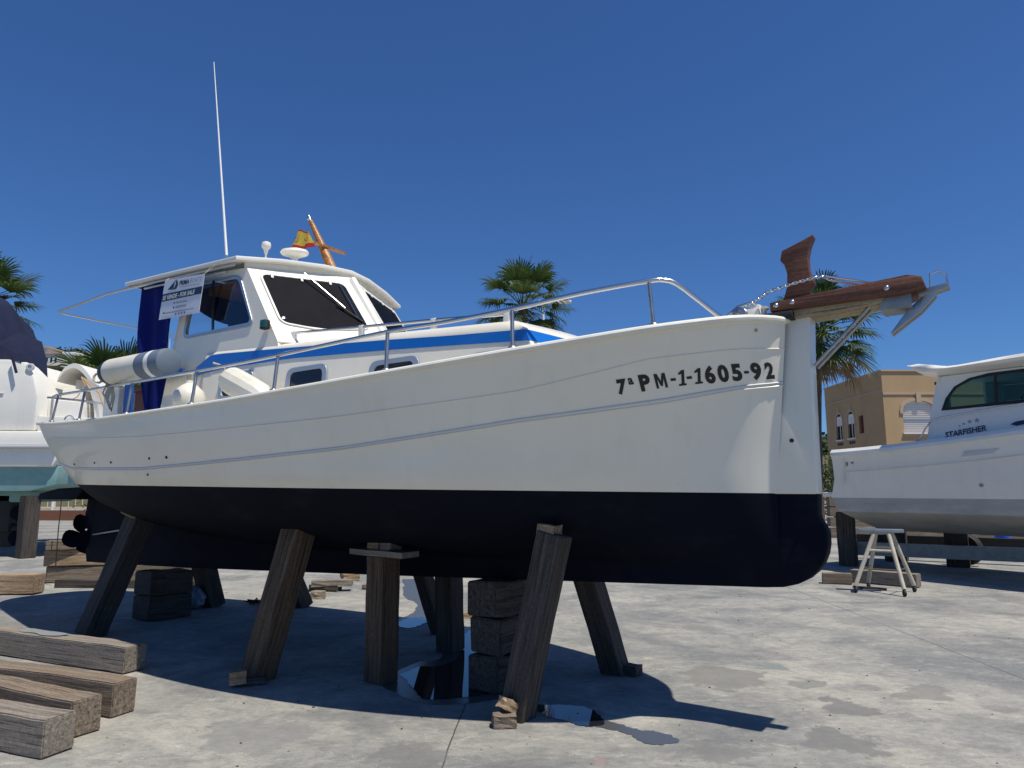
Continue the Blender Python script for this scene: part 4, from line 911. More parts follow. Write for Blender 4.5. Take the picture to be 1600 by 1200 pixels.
# ================================================================== STOOL (four-legged aluminium trestle on castors)
st_ = thing('work_trestle', (5.62, 11.05, 0), R(-20), 'pale aluminium rolling trestle with a plank top standing on the sunlit concrete at right', 'trestle')
m = MB(); m.box((0, 0, .91), (.62, .17, .05)); m.box((.0, 0, .88), (.34, .14, .04)); m.build('top_plank', 'galvanised', st_, bevel=.006)
LG = [(-.42, -.22, -.10, -.05), (.20, -.42, .10, -.05), (.42, .16, .16, .05), (-.18, .36, -.06, .05)]
for x0, y0, x1, y1 in LG:
    m = MB(); m.tube([(x0, y0, .10), (x1, y1, .87)], .030, 10); lg = m.build('leg', 'trestle_paint', st_)
    m = MB(); m.lathe([(.02, -.015), (.045, -.013), (.045, .013), (.02, .015)], (x0, y0, .047), (1, .3, 0), 16); m.tube([(x0, y0, .12), (x0, y0, .05)], .014, 6); m.build('castor', 'black_rubber', lg)
def legpt(i, z): x0, y0, x1, y1 = LG[i]; f = (z-.1)/.77; return (lerp(x0, x1, f), lerp(y0, y1, f), z)
for i, j, z, r_ in ((0, 1, .62, .02), (3, 2, .66, .02), (0, 3, .36, .008), (1, 2, .36, .008), (0, 1, .36, .006)):
    m = MB(); m.tube([legpt(i, z), legpt(j, z)], r_, 8); m.build('cross_bar', 'trestle_paint' if r_ > .01 else 'brass', st_)
GB = 'timbers on the concrete by the trestle'
beam('timber_beam', (5.14, 12.12, .09), (5.56, 11.97, .09), .2, .16, 'timber_brown', 'short brown timber block left of the rolling trestle', 'timber', GB)
beam('timber_beam', (5.72, 12.3, .11), (6.42, 11.55, .11), .22, .2, 'timber_grey', 'long grey timber behind the legs of the rolling trestle', 'timber', GB)
beam('timber_beam', (5.35, 11.5, .02), (5.75, 11.25, .02), .05, .03, 'timber_dark', 'thin dark batten lying on the ground by the trestle castor', 'timber', GB)

# ================================================================== RIGHT BOAT
A2 = math.atan2(-.87, .49)
b2 = thing('motor_cruiser', (6.4, 14.1, 0), A2, 'white motor cruiser with hardtop and dark side windows standing at the right edge', 'boat')
def C(x, y, z): return Vector((x, y, z))    # x forward, y to port (away), z up
def sh2(x): return 2.29+.06*max(0, x)**1.1*.35+(.01*x*x)
LV = [(-.12, 1.36, .0), (.0, 1.9, .0), (.06, 2.2, -.015), (.07, None, 0)]
def half2(x): return interp([(-.2, 1.38), (0, 1.42), (3, 1.46), (5, 1.35), (6.5, 1.0), (7.6, .5), (8.3, .03)], x)
rowsT = []; rowsB = []
for i in range(40):
    x = -.1+8.5*i/39; h = half2(x); f = max(0, (x-4.5)/3.9)
    def side(sg, h=h, x=x, f=f):
        xx = x+(.0)
        return [C(lerp(x-.10, x-.05*f*6, 1)-(.14 if i == 0 else 0), 1.42+sg*(h-.10-.3*f*h), 1.38), C(x, 1.42+sg*(h-.03-.12*f*h), 1.75), C(x, 1.42+sg*(h-.0), lerp(1.75, sh2(x), .7)), C(x, 1.42+sg*(h+.03), sh2(x)-.10), C(x, 1.42+sg*(h+.06), sh2(x)-.09), C(x, 1.42+sg*(h+.05), sh2(x)-.03), C(x, 1.42+sg*(h), sh2(x)+.03), C(x, 1.42+sg*(h-.12), sh2(x)+.03)]
    rowsT.append(side(-1)+side(1)[::-1])
    z0 = 1.38
    rowsB.append([C(x-(.14 if i == 0 else 0), 1.42-(h-.10-.3*f*h), z0), C(x-.02, 1.42-(h-.13-.3*f*h), 1.12+.2*f), C(x, 1.42-(h-.17-.3*f*h), 1.10+.2*f), C(x, 1.42-(h*.62)*(1-f), .98+.25*f), C(x, 1.42-(h*.60)*(1-f), .965+.25*f), C(x, 1.42, .72+.45*f),
                  C(x, 1.42+(h*.60)*(1-f), .965+.25*f), C(x, 1.42+(h*.62)*(1-f), .98+.25*f), C(x, 1.42+(h-.17-.3*f*h), 1.10+.2*f), C(x-.02, 1.42+(h-.13-.3*f*h), 1.12+.2*f), C(x-(.14 if i == 0 else 0), 1.42+(h-.10-.3*f*h), z0)])
m = MB(); m.grid(rowsT); m.add(rowsT[0], [tuple(range(16))]); m.build('hull', 'gelcoat_white', b2, angle=30)
m = MB(); m.grid(rowsB); m.add(rowsB[0], [tuple(range(11))]); m.build('antifouled_bottom', 'antifoul_grey', b2, angle=30)
m = MB(); m.box(C(-.32, 1.42, 1.44), (.5, 2.3, .09)); m.build('swim_platform', 'gelcoat_white', b2, bevel=.02)
for z0 in (-.12, -.42):
    m = MB(); m.tube([C(.12, .0, 1.6), C(.2, -.01, sh2(.2)+z0)]+[C(x, 1.42-half2(x)-.02, sh2(x)+z0) for x in (.5, 1, 1.7, 2.5, 3.5, 4.5, 5.5)], .008, 6); m.build('hull_moulding', 'gelcoat_white', b2)
# cabin
cab = [(1.69, 2.30), (1.80, 2.95), (1.93, 3.53), (3.6, 3.50), (4.6, 3.40), (5.6, 2.5), (5.7, 2.4)]
win = [(2.01, 2.93), (2.09, 3.13), (2.24, 3.31), (2.49, 3.42), (2.8, 3.46), (3.4, 3.455), (4.2, 3.42), (4.9, 2.95), (3.4, 2.93)]
for sg, yy in ((-1, .20), (1, 2.64)):
    def cp(x, z, o=0): return C(x, yy+(-sg)*(z-2.3)*.10*(1 if sg < 0 else -1)*(-1 if sg < 0 else 1)*0+ (z-2.3)*.10*(-sg)+sg*o, z)
    m = MB(); m.prism([cp(x, z) for x, z in cab], (0, -sg*.04, 0), holes=[[cp(x, z) for x, z in win]]); m.build('cabin_side', 'gelcoat_white', b2, smooth=False)
    cx, cz = 3.3, 3.2
    m = MB(); m.prism([cp(cx+(x-cx)*1.02, cz+(z-cz)*1.06, .004) for x, z in win], (0, sg*.008, 0), holes=[[cp(cx+(x-cx)*.97, cz+(z-cz)*.88, .004) for x, z in win]]); fr = m.build('window_frame', 'black_rubber', b2, smooth=False)
    m = MB(); m.prism([cp(cx+(x-cx)*.975, cz+(z-cz)*.89, -.006) for x, z in win], (0, sg*.004, 0)); m.build('window_glass', 'teal_glass', fr, smooth=False)
    for x in (2.86,): 
        m = MB(); m.prism([cp(x, 2.92, .006), cp(x+.05, 2.92, .006), cp(x+.06, 3.46, .006), cp(x+.01, 3.46, .006)], (0, sg*.008, 0)); m.build('window_mullion', 'black_rubber', fr, smooth=False)
m = MB(); rows = []
for x, z in ((5.7, 2.4), (4.6, 3.42)): rows.append([C(x, y, z) for y in (.30, 1, 1.84, 2.54)])
m.grid(rows); m.build('windscreen', 'teal_glass', b2)
m = MB()
RW = [(1.56, 3.76, .0), (1.60, 3.68, .02), (1.78, 3.60, .05), (2.0, 3.585, .05), (3.45, 3.56, .02), (4.8, 3.48, .1)]
TP = [(1.56, 3.77), (1.75, 3.79), (2.1, 3.70), (2.3, 3.66), (3.45, 3.70), (4.9, 3.55)]
a_ = resample([(x, z) for x, z, _ in RW], 20); t_ = resample(TP, 20)
rows = []
for (xa, za), (xt, zt) in zip(a_, t_):
    rows.append([C(xa, .36, za-.05), C(xa, .14, za), C(xa, .07, za+.02), C((xa+xt)/2, .05, (za+zt)/2), C(xt, .09, zt-.01), C(xt, .3, zt+.0), C(xt, 1.42, zt+.03), C(xt, 2.54, zt), C(xt, 2.75, zt-.01), C((xa+xt)/2, 2.79, (za+zt)/2), C(xa, 2.75, za), C(xa, 2.48, za-.05)])
m.grid(rows, closed=True); m.add(rows[0], [tuple(range(12))]); m.build('hardtop', 'gelcoat_white', b2, angle=50)
m = MB(); m.box(C(1.95, 2.15, 2.9), (.04, .7, 1.3)); m.box(C(1.95, .45, 2.9), (.04, .3, 1.3)); m.build('aft_bulkhead', 'gelcoat_white', b2)
m = MB(); m.box(C(2.6, 1.9, 2.9), (.5, .5, .5)); m.box(C(3.3, .7, 2.75), (.6, .5, .5)); m.lathe([(.05, 0), (.19, .05), (.19, .25), (.05, .32)], C(3.2, .75, 3.0), (0, 1, 0), 14); m.build('seat', 'dinghy_white', b2, bevel=.05)
def CT(o): return lambda x, z: C(x, .035-o+(z-2.3)*.0, z)
text_mesh('STARFISHER', .135, lambda x, y: C(2.04+x, .20+(2.38+y-2.3)*.10-.008, 2.43+y+x*.115), 'boat_name', 'navy_ink', b2, bold=.003, sx=.94)
text_mesh('8', .12, lambda x, y: C(.21+x, -.008, 1.985+y), 'model_number', 'ink', b2, sx=.9)
text_mesh('40', .075, lambda x, y: C(.32+x, -.008, 2.02+y), 'model_number', 'ink', b2, sx=.9)
m = MB()
for x, z, r_ in ((2.28, 2.62, .02), (2.35, 2.65, .025), (2.45, 2.68, .04), (2.57, 2.69, .05)):
    pts = [C(x+r_*(1 if k % 2 == 0 else .45)*math.sin(k*math.pi/5), .20+(z-2.3)*.1-.008, z+r_*(1 if k % 2 == 0 else .45)*math.cos(k*math.pi/5)) for k in range(10)]; m.prism(pts, (0, .003, 0))
m.build('star_emblem', 'grey_ink', b2, smooth=False)
m = MB(); m.prism([C(x, .20+(z-2.3)*.1-.008, z) for x, z in [(3.08, 2.58), (3.16, 2.62), (3.9, 2.71), (3.9, 2.65), (3.17, 2.55)]], (0, .003, 0)); m.build('arrow_stripe', 'navy_ink', b2, smooth=False)
m = MB(); m.tube([Vector(v) for v in catmull([tuple(C(1.52, .12, 2.33)), tuple(C(1.68, .12, 2.50)), tuple(C(1.80, .12, 2.66)), tuple(C(2.05, .14, 2.78)), tuple(C(3.4, .16, 2.90)), tuple(C(4.8, .2, 2.95))], 5)], .014, 8); m.build('grab_rail', 'steel', b2)
m = MB(); m.prism([C(2.42, -.045, 2.08), C(2.90, -.045, 2.11), C(3.02, -.045, 2.19), C(2.46, -.045, 2.165)], (0, .06, 0)); m.build('vent_recess', 'strake_grey', b2, bevel=.004)
for x, z in ((1.68, 1.91), (2.65, 1.60)):
    m = MB(); m.lathe([(.03, -.02), (.03, .01), (.01, .015)], C(x, .015, z), (0, -1, 0), 12); m.build('through_hull_fitting', 'steel_dull', b2)
m = MB(); m.box(C(1.9, .33, 3.42), (.06, .03, .05)); m.build('roof_speaker', 'black_rubber', b2)
# supports of the right boat
GS = 'supports under the motor cruiser'
def D2(x, y, z): c, s_ = math.cos(A2), math.sin(A2); return Vector((6.4+c*x-s_*y, 14.1+s_*x+c*y, z))
beam('support_post', (6.90, 14.95, 0), (6.90, 14.95, 1.08), .32, .3, 'timber_dark', 'dark square timber post under the stern corner of the motor cruiser', 'post', GS)
beam('support_post', (8.4, 15.9, 0), (8.4, 15.9, 1.0), .42, .42, 'timber_dark', 'thick dark post deep under the cruiser behind the trestle', 'post', GS)
beam('support_post', (9.0, 14.7, .0), (9.0, 14.7, .95), .4, .4, 'timber_dark', 'black block under the cruiser keel right of the trestle', 'post', GS)
beam('cradle_beam', (7.2, 15.15, .33), (11.5, 12.2, .33), .14, .26, 'galvanised', 'long galvanised steel cradle beam under the motor cruiser', 'beam', GS, rough=.001)
beam('cradle_beam', (7.9, 16.6, .42), (12.6, 13.4, .42), .2, .24, 'black_rubber', 'black far cradle beam behind the galvanised one', 'beam', GS, rough=.001)
m = MB(); m.lathe([(.1, -.09), (.28, -.09), (.32, -.05), (.32, .05), (.28, .09), (.1, .09)], (9.3, 14.9, .33), (.8, .6, 0), 20); tag(m.build('trailer_wheel', 'black_rubber'), 'black trailer tyre on the cradle under the motor cruiser', 'wheel')
m = MB(); m.lathe([(.15, 0), (.18, .34), (.19, .35), (.17, .345)], (10.95, 16.2, .42), (0, 0, 1), 20); tag(m.build('bucket', 'bucket_blue'), 'bright blue plastic bucket on the cradle behind the cruiser hull', 'bucket')
o = chunk('folded_cloth', (7.75, 14.35, .98), (.55, .35, .16), 'cover_navy', 'dark blue cloth bundle tucked under the cruiser hull above the trestle', -.9, .2, 'cloth', None, 3)
# stacked timbers behind the right boat
GT = 'stacked sleepers in the background at right'
for k in range(4):
    beam('timber_beam', (10.5+.05*k, 24+.1*k, .17+.33*k), (17, 23, .17+.33*k), .4, .3, 'timber_brown', ['bottom', 'second', 'third', 'top'][k]+' sleeper of the stack behind the support post at right', 'timber', GT)
# pale metal fence right & left
def railing(name, p0, p1, h, z0, n, m_, label, rail_z=(.12, .92), r_=.022):
    p0 = Vector(p0); p1 = Vector(p1); t = thing(name, tuple(p0), 0, label, 'fence'); d = p1-p0
    for q in rail_z:
        m = MB(); m.tube([(0, 0, z0+h*q), tuple(Vector((d.x, d.y, z0+h*q)))], r_*1.2, 6); m.build('rail', m_, t)
    m = MB()
    for i in range(n+1):
        p = d*(i/n); m.tube([(p.x, p.y, z0), (p.x, p.y, z0+h)], r_, 6)
    m.build('balusters', m_, t); return t
lf = railing('cream_fence', (-30, 38, 0), (-8, 38, 0), 1.0, .55, 60, 'cream_paint', 'cream painted balustrade fence on a brick kerb seen beneath the hulls at left')
m = MB(); m.box((11, .0, .26), (24, .3, .52)); m.build('brick_base', 'brick', lf)
railing('metal_railing', (13.5, 30, 0), (24, 30, 0), 1.1, .0, 14, 'shutter_white', 'thin pale railing behind the bow at right', (.5, .95), .02)
m = MB(); m.box((0, 0, .5), (.5, .2, .35), mtx=Matrix.Rotation(.3, 3, 'Y')); m.box((.2, 0, .72), (.35, .1, .15)); m.lathe([(.05, -.05), (.25, -.05), (.28, 0), (.25, .05), (.05, .05)], (-.45, 0, .28), (0, 1, 0), 14); m.lathe([(.05, -.05), (.25, -.05), (.28, 0), (.25, .05), (.05, .05)], (.55, 0, .28), (0, 1, 0), 14)
tag(m.build('scooter', 'gelcoat_white', loc=(14.0, 29.5, .2), bevel=.01), 'small white parked scooter far behind the bow at right', 'scooter')

# ================================================================== LEFT BOAT
b3 = thing('motor_yacht', (-12, 16, 0), 0, 'large white motor yacht with teal bottom and navy cover at the left edge', 'boat')
def D3(x, y, z): return Vector((x+12, y-16, z))
def slab(name, prof_, y0, y1, mt, bev=.05, par=b3, smooth=True): # profile in x,z extruded along y
    m = MB(); m.prism([D3(x, y0, z) for x, z in prof_], (0, y1-y0, 0)); return m.build(name, mt, par, bevel=bev, smooth=smooth)
slab('hull', [(-21, 2.08), (-10.55, 2.06), (-10.42, 2.3), (-10.55, 2.5), (-21, 2.5)], 16.4, 19.6, 'gelcoat_white', .04)
slab('rub_rail', [(-21, 2.50), (-10.45, 2.49), (-10.45, 2.56), (-21, 2.57)], 16.25, 19.7, 'strake_grey', .02)
slab('topside', [(-21, 2.57), (-10.55, 2.56), (-10.75, 2.88), (-21, 2.88)], 16.35, 19.6, 'gelcoat_white', .06)
slab('antifouled_bottom', [(-21, 1.5), (-11.1, 1.5), (-10.5, 1.65), (-10.45, 2.08), (-21, 2.08)], 16.5, 19.4, 'antifoul_teal', .03)
slab('bottom_vee', [(-21, 1.25), (-11.6, 1.25), (-10.9, 1.5), (-21, 1.5)], 17.1, 18.9, 'antifoul_teal', .03)
slab('coaming', [(-21, 2.9), (-11.12, 2.9), (-11.12, 3.7), (-11.25, 4.15), (-11.45, 4.52), (-11.9, 4.60), (-21, 4.62)], 16.5, 19.2, 'gelcoat_white', .09)
slab('coaming_crease', [(-21, 3.62), (-11.9, 3.78), (-21, 3.86)], 16.47, 16.6, 'gelcoat_white', .01)
slab('cockpit_side', [(-11.12, 2.88), (-9.7, 2.86), (-9.7, 3.2), (-10.2, 3.22), (-11.12, 3.26)], 16.6, 18.8, 'dinghy_white', .03)
slab('cockpit_step', [(-11.12, 3.24), (-10.35, 3.2), (-10.35, 3.62), (-11.12, 3.70)], 16.9, 18.8, 'dinghy_white', .03)
slab('cockpit_step', [(-11.1, 3.66), (-10.45, 3.60), (-10.5, 3.98), (-11.05, 4.02)], 17.3, 18.8, 'dinghy_white', .03)
slab('cockpit_step', [(-11.0, 4.0), (-10.55, 3.96), (-10.6, 4.25), (-11.0, 4.3)], 17.7, 18.8, 'dinghy_white', .03)
m = MB(); rows = []
P = catmull([(-11.15, 4.28, 0), (-11.0, 4.52, 0), (-10.75, 4.62, 0), (-10.5, 4.45, 0), (-10.2, 4.05, 0), (-9.95, 3.6, 0), (-9.8, 3.2, 0)], 5)
for x, z, _ in P: rows.append([D3(x, 17.2, z-.12), D3(x+.02, 17.2, z), D3(x+.04, 19.0, z), D3(x+.02, 19.0, z-.12)])
m.grid(rows, closed=True); m.build('arched_coaming', 'dinghy_white', b3)
m = MB(); P = catmull([(-10.55, 4.30, 0), (-10.3, 3.95, 0), (-10.15, 3.45, 0), (-10.1, 3.0, 0)], 5)
m.grid([[D3(x, 17.15, z), D3(x+.75*(1-i/len(P)*.0)-.25, 17.1, z-.25)] for i, (x, z, _) in enumerate(P)]); m.build('side_fairing', 'gelcoat_white', b3)
m = MB(); m.tube([D3(-10.5, 17.1, 4.25), D3(-10.35, 17.05, 4.05), D3(-10.5, 17.0, 3.75), D3(-10.7, 17.1, 3.70)], .013, 6); m.tube([D3(-10.45, 17.1, 4.22), D3(-10.0, 17.05, 3.85), D3(-9.75, 17.0, 3.3)], .016, 6); m.build('orange_rope', 'rope_orange', b3)
m = MB(); m.lathe([(.09, -.02), (.09, .03), (.05, .035), (.05, 0)], D3(-11.35, 16.5, 4.4), (0, -1, 0), 14); m.build('porthole', 'strake_grey', b3)
# navy cover: a sagging dome over a frame
m = MB(); rows = []
for i in range(19):
    a = i/18
    row = []
    for k in range(21):
        b_ = k/20; an = math.pi*b_
        x = lerp(-17.2, -12.5, a); prof_h = interp([(0, 6.6), (.5, 6.75), (.80, 6.6), (.90, 6.15), (.96, 5.4), (1.0, 4.6)], a)
        hw = interp([(0, 1.35), (.8, 1.3), (.95, 1.1), (1, .75)], a)
        zz = 4.5+(prof_h-4.5)*max(0, math.sin(an))**.55+.04*math.sin(a*40+k)
        yy = 17.85-hw*math.cos(an)+.03*math.sin(a*23+k*2)
        row.append(D3(x+.05*math.sin(k*1.3), yy, zz))
    rows.append(row)
m.grid(rows); m.build('navy_cover', 'cover_navy', b3)
m = MB(); m.grid([[D3(-12.3, 16.62, 5.0), D3(-11.9, 16.75, 5.3), D3(-11.75, 17.4, 5.2)], [D3(-11.7, 16.46, 4.72), D3(-11.55, 16.65, 4.75), D3(-11.45, 17.2, 4.7)], [D3(-11.36, 16.6, 3.95), D3(-11.28, 16.7, 4.0), D3(-11.22, 17.0, 4.0)], [D3(-11.25, 16.6, 3.7), D3(-11.22, 16.7, 3.7), D3(-11.2, 17.0, 3.75)]]); m.tube([D3(-11.75, 16.42, 4.62), D3(-11.6, 16.4, 4.25)], .03, 6); m.build('cover_skirt', 'cover_navy', b3)
# stern drive
m = MB(); m.box(D3(-12.15, 17.3, 1.0), (.5, .4, .9)); m.box(D3(-12.1, 17.3, .45), (.45, .16, .5)); m.lathe([(.02, -.3), (.12, -.15), (.13, .15), (.03, .3)], D3(-11.95, 17.3, .62), (1, 0, 0), 14)
sd = m.build('stern_drive', 'black_rubber', b3, bevel=.05)
m = MB()
for k in range(4):
    an = R(20+90*k); c = D3(-11.75, 17.3, .95 if k < 2 else .62); rr_ = Vector((.55, math.cos(an)*.5, math.sin(an))).normalized(); 
    pts = []
for zc in (1.0, .42):
    m.lathe([(.02, -.03), (.16, -.02), (.2, 0), (.16, .02), (.02, .03)], D3(-11.72, 17.2, zc), (.5, -1, .2), 16)
m.build('propeller_blade', 'antifoul_navy', sd)
beam('support_post', (-11.1, 16.6, 0), (-11.1, 16.6, 1.4), .34, .32, 'timber_dark', 'dark upright timber post under the white motor yacht at far left', 'post', 'posts under the motor yacht')
# white van/boat nose seen between hull gap (pale tilted hull far away)
m = MB(); m.prism([Vector(v) for v in [(-9.6, 0, 1.55), (-8.6, 0, 1.6), (-8.6, 0, 1.25), (-9.2, 0, 1.1)]], (0, .5, 0)); tag(m.build('dinghy_bow', 'dinghy_white', loc=(-3.6, 22, -.02), bevel=.03), 'white tilted bow of a small far boat glimpsed below the stern plate', 'boat')

# ================================================================== PALMS
def palm(loc, H, rad, label, seed, trunk_r=.17, n=34, lean=0, skirt=True, low=False, blade_w=.030, green='frond', par_scale=1):
    rn = random.Random(seed); t = thing('palm_tree', loc, 0, label, 'palm', 'fan palms')
    m = MB(); path = [(lean*q*q, 0, H*q) for q in [i/10 for i in range(11)]]; m.tube(path, [trunk_r*(1.15-.3*i/10+.04*math.sin(i*2.1)) for i in range(11)], 12); m.build('trunk', 'palm_trunk', t)
    top_ = Vector((lean, 0, H))
    g = MB(); d = MB(); pt = MB()
    for i in range(n):
        az = i*2.399+rn.uniform(-.2, .2); q = (i+.5)/n
        el = lerp(R(82), R(-62), q**.9)+rn.uniform(-.1, .1)
        dead = skirt and q > .84
        mb = d if dead else g
        dirv = Vector((math.cos(az)*math.cos(el), math.sin(az)*math.cos(el), math.sin(el)))
        Lp = rad*rn.uniform(.42, .60)
        base = top_+Vector((math.cos(az), math.sin(az), 0))*trunk_r*.6+Vector((0, 0, -.25*q))
        hub = base+dirv*Lp+Vector((0, 0, -.06*rad*math.cos(el)))
        pt.tube([base, base.lerp(hub, .5)+Vector((0, 0, .04*rad)), hub], [.028, .02, .012], 5)
        sd = dirv.cross(Vector((0, 0, 1)));
        if sd.length < .1: sd = Vector((1, 0, 0))
        sd.normalize(); up = sd.cross(dirv).normalized()
        FR = rad*rn.uniform(.50, .62); nb = 26; spread = R(rn.uniform(78, 100))
        if dead: spread *= .8
        for b_ in range(nb):
            a = lerp(-spread, spread, b_/(nb-1)); ln = FR*(1-.28*abs(a)/spread)*rn.uniform(.85, 1.05)
            bd = (dirv*math.cos(a)+sd*math.sin(a)).normalized(); fold = up*abs(math.sin(a))*.15
            sag = rn.uniform(.10, .30)*(1.7 if dead else 1)
            w_ = bd.cross(up).normalized()*blade_w*rad/1.8
            p0 = hub; p1 = hub+bd*ln*.45+fold*ln; p2 = hub+bd*ln*.8+fold*ln*.8+Vector((0, 0, -sag*ln*.30)); p3 = hub+bd*ln+Vector((0, 0, -sag*ln*.85))+Vector((rn.uniform(-.03, .03), rn.uniform(-.03, .03), 0))
            mb.add([p0-w_*.3, p0+w_*.3, p1-w_, p1+w_, p2-w_*.7, p2+w_*.7, p3], [(0, 1, 3, 2), (2, 3, 5, 4), (4, 5, 6)])
    c = g.build('crown', green, t, smooth=False); pt.build('petioles', 'frond', c)
    if d.v: d.build('dead_fronds', 'frond_dead', t, smooth=False)
    return t
palm((11.55, 27, 0), 7.8, 2.3, 'tall fan palm directly behind the bowsprit', 11, trunk_r=.125, lean=.45, n=44)
palm((.5, 32, 0), 10.1, 2.35, 'fan palm rising behind the forward end of the cabin roof', 5, trunk_r=.2, n=40)
palm((-20.9, 27, 0), 8.8, 2.4, 'fan palm at the left edge above the navy boat cover', 21, trunk_r=.22, n=36)
palm((-11.9, 21, 0), 4.3, 2.0, 'low drooping palm behind the cockpit of the cabin boat', 31, trunk_r=.25, n=32, skirt=False)
palm((-10.6, 21.5, 0), 3.8, 1.9, 'low green palm just left of the blue canvas', 33, trunk_r=.25, n=28, skirt=False)
# shrubs
def shrub(loc, size, label, seed, n=900, name='shrub', leaf='bush_leaf', ls=.12):
    rn = random.Random(seed); t = thing(name, loc, 0, label, 'shrub'); m = MB()
    lumps = [(Vector((rn.uniform(-1, 1)*size[0]*.6, rn.uniform(-1, 1)*size[1]*.6, size[2]*rn.uniform(.3, .8))), rn.uniform(.3, .5)) for _ in range(9)]
    for i in range(n):
        c, r_ = rn.choice(lumps); v = Vector((rn.gauss(0, 1), rn.gauss(0, 1), rn.gauss(0, 1))).normalized()*r_*rn.uniform(.6, 1.1)
        p = c+Vector((v.x*size[0], v.y*size[1], v.z*size[2])); p.z = max(p.z, .05)
        a = Vector((rn.uniform(-1, 1), rn.uniform(-1, 1), rn.uniform(-.3, 1))).normalized()*ls*rn.uniform(.6, 1.3); b_ = a.cross(Vector((rn.uniform(-1, 1), rn.uniform(-1, 1), rn.uniform(-1, 1)))).normalized()*ls*.35
        m.add([p-a, p+b_, p+a, p-b_], [(0, 1, 2, 3)])
    m.build('foliage', leaf, t, smooth=False); s_ = MB(); s_.tube([(0, 0, 0), (.05, 0, size[2]*.6)], .06, 6); s_.build('stem', 'palm_trunk', t); return t
shrub((17.0, 38, 0), (1.6, 1.0, 3.2), 'tall dry green shrub between the bow and the motor cruiser', 3, 1400)
shrub((-17.0, 36.9, 0), (5, .7, 1.9), 'hedge behind the cream balustrade fence', 8, 2200, 'hedge')
# street lamps and masts
def lamp(loc, h, label, head=(1.6, .35, .12), r_=.06):
    t = thing('street_lamp', loc, 0, label, 'lamp', 'street lamps'); m = MB(); m.tube([(0, 0, 0), (0, 0, h)], r_, 8); m.build('pole', 'shutter_white', t)
    m = MB(); m.box((head[0]*.35, 0, h), head); m.build('lamp_head', 'shutter_white', t, bevel=.02)
lamp((-38.2, 60, 0), 13.2, 'white street lamp standing on the hillside skyline at left', (2.2, .5, .25), .16)
lamp((1.9, 42, 0), 12.9, 'slim grey lamp post poking through the palm behind the cabin', (2.0, .4, .16), .07)
lamp((17.3, 40, 0), 8.0, 'white lamp box just right of the palm trunk behind the bow', (.6, .35, .7), .05)
m = MB(); m.tube([(-29.5, 60, 0), (-29.5, 60, 14.5)], .05, 6); tag(m.build('boat_mast', 'strake_grey'), 'thin bare mast in front of the wooded hill at left', 'mast')

# ================================================================== BUILDING
bd = thing('apartment_building', (31.6, 60, 0), 0, 'ochre rendered apartment block with arched shuttered windows behind the motor cruiser', 'building')
H_ = 11.75; Lx, Ly = 15, 11.2
def holes_front(): return [(3.2, 7.35), (3.2, 2.8), (11, 7.35), (11, 2.8)]
def arch(cx, z0, w_, h, rise, n=8): return [(cx-w_/2, z0), (cx+w_/2, z0), (cx+w_/2, z0+h)]+[(cx+w_/2*math.cos(a), z0+h+rise*math.sin(a)) for a in [math.pi*i/n for i in range(1, n)]]+[(cx-w_/2, z0+h)]
fw = [arch(2.95, 6.45, 2.75, 1.95, .75), arch(2.95, 2.0, 2.75, 1.95, .75), arch(10, 6.45, 2.75, 1.95, .75), arch(10, 2.0, 2.75, 1.95, .75)]
m = MB(); m.prism([(0, 0, 0), (Lx, 0, 0), (Lx, 0, H_), (0, 0, H_)], (0, .25, 0), holes=[[(x, 0, z) for x, z in a] for a in fw]); m.build('front_wall', 'stucco', bd, smooth=False)
# side wall windows (x is along depth y)
sw = [(4.1, 'slit'), (6.0, 'arch'), (8.4, 'arch')]
hs = []
for zf in (7.3, 3.3):
    for y, kd in sw:
        hs.append([(y-.45, zf-.6), (y+.45, zf-.6), (y+.45, zf+1.0), (y-.45, zf+1.0)] if kd == 'slit' else arch(y, zf-.9, 1.3, 1.9, .65, 6))
m = MB(); m.prism([(0, .25, 0), (0, Ly, 0), (0, Ly, H_), (0, .25, H_)], (.25, 0, 0), holes=[[(0, y, z) for y, z in a] for a in hs]); m.build('side_wall', 'stucco', bd, smooth=False)
m = MB(); m.box((Lx/2+.2, Ly/2+.1, H_-.3), (Lx-.5, Ly-.4, .2)); m.build('roof', 'stucco', bd)
m = MB(); m.box((Lx/2, Ly, H_/2), (Lx-.1, .2, H_-.1)); m.box((Lx-.1, Ly/2, H_/2), (.2, Ly-.5, H_-.2)); m.build('rear_wall', 'stucco', bd)
m = MB(); m.box((Lx/2, -.02, 9.75), (Lx, .1, .16)); m.box((Lx/2, -.02, 5.25), (Lx, .1, .16)); m.box((Lx/2, -.03, H_), (Lx+.1, .14, .14)); m.box((-.03, Ly/2, H_), (.14, Ly, .14)); m.box((-.02, Ly/2, 10.1), (.08, Ly-.1, .12)); m.build('string_course', 'stucco_trim', bd, smooth=False)
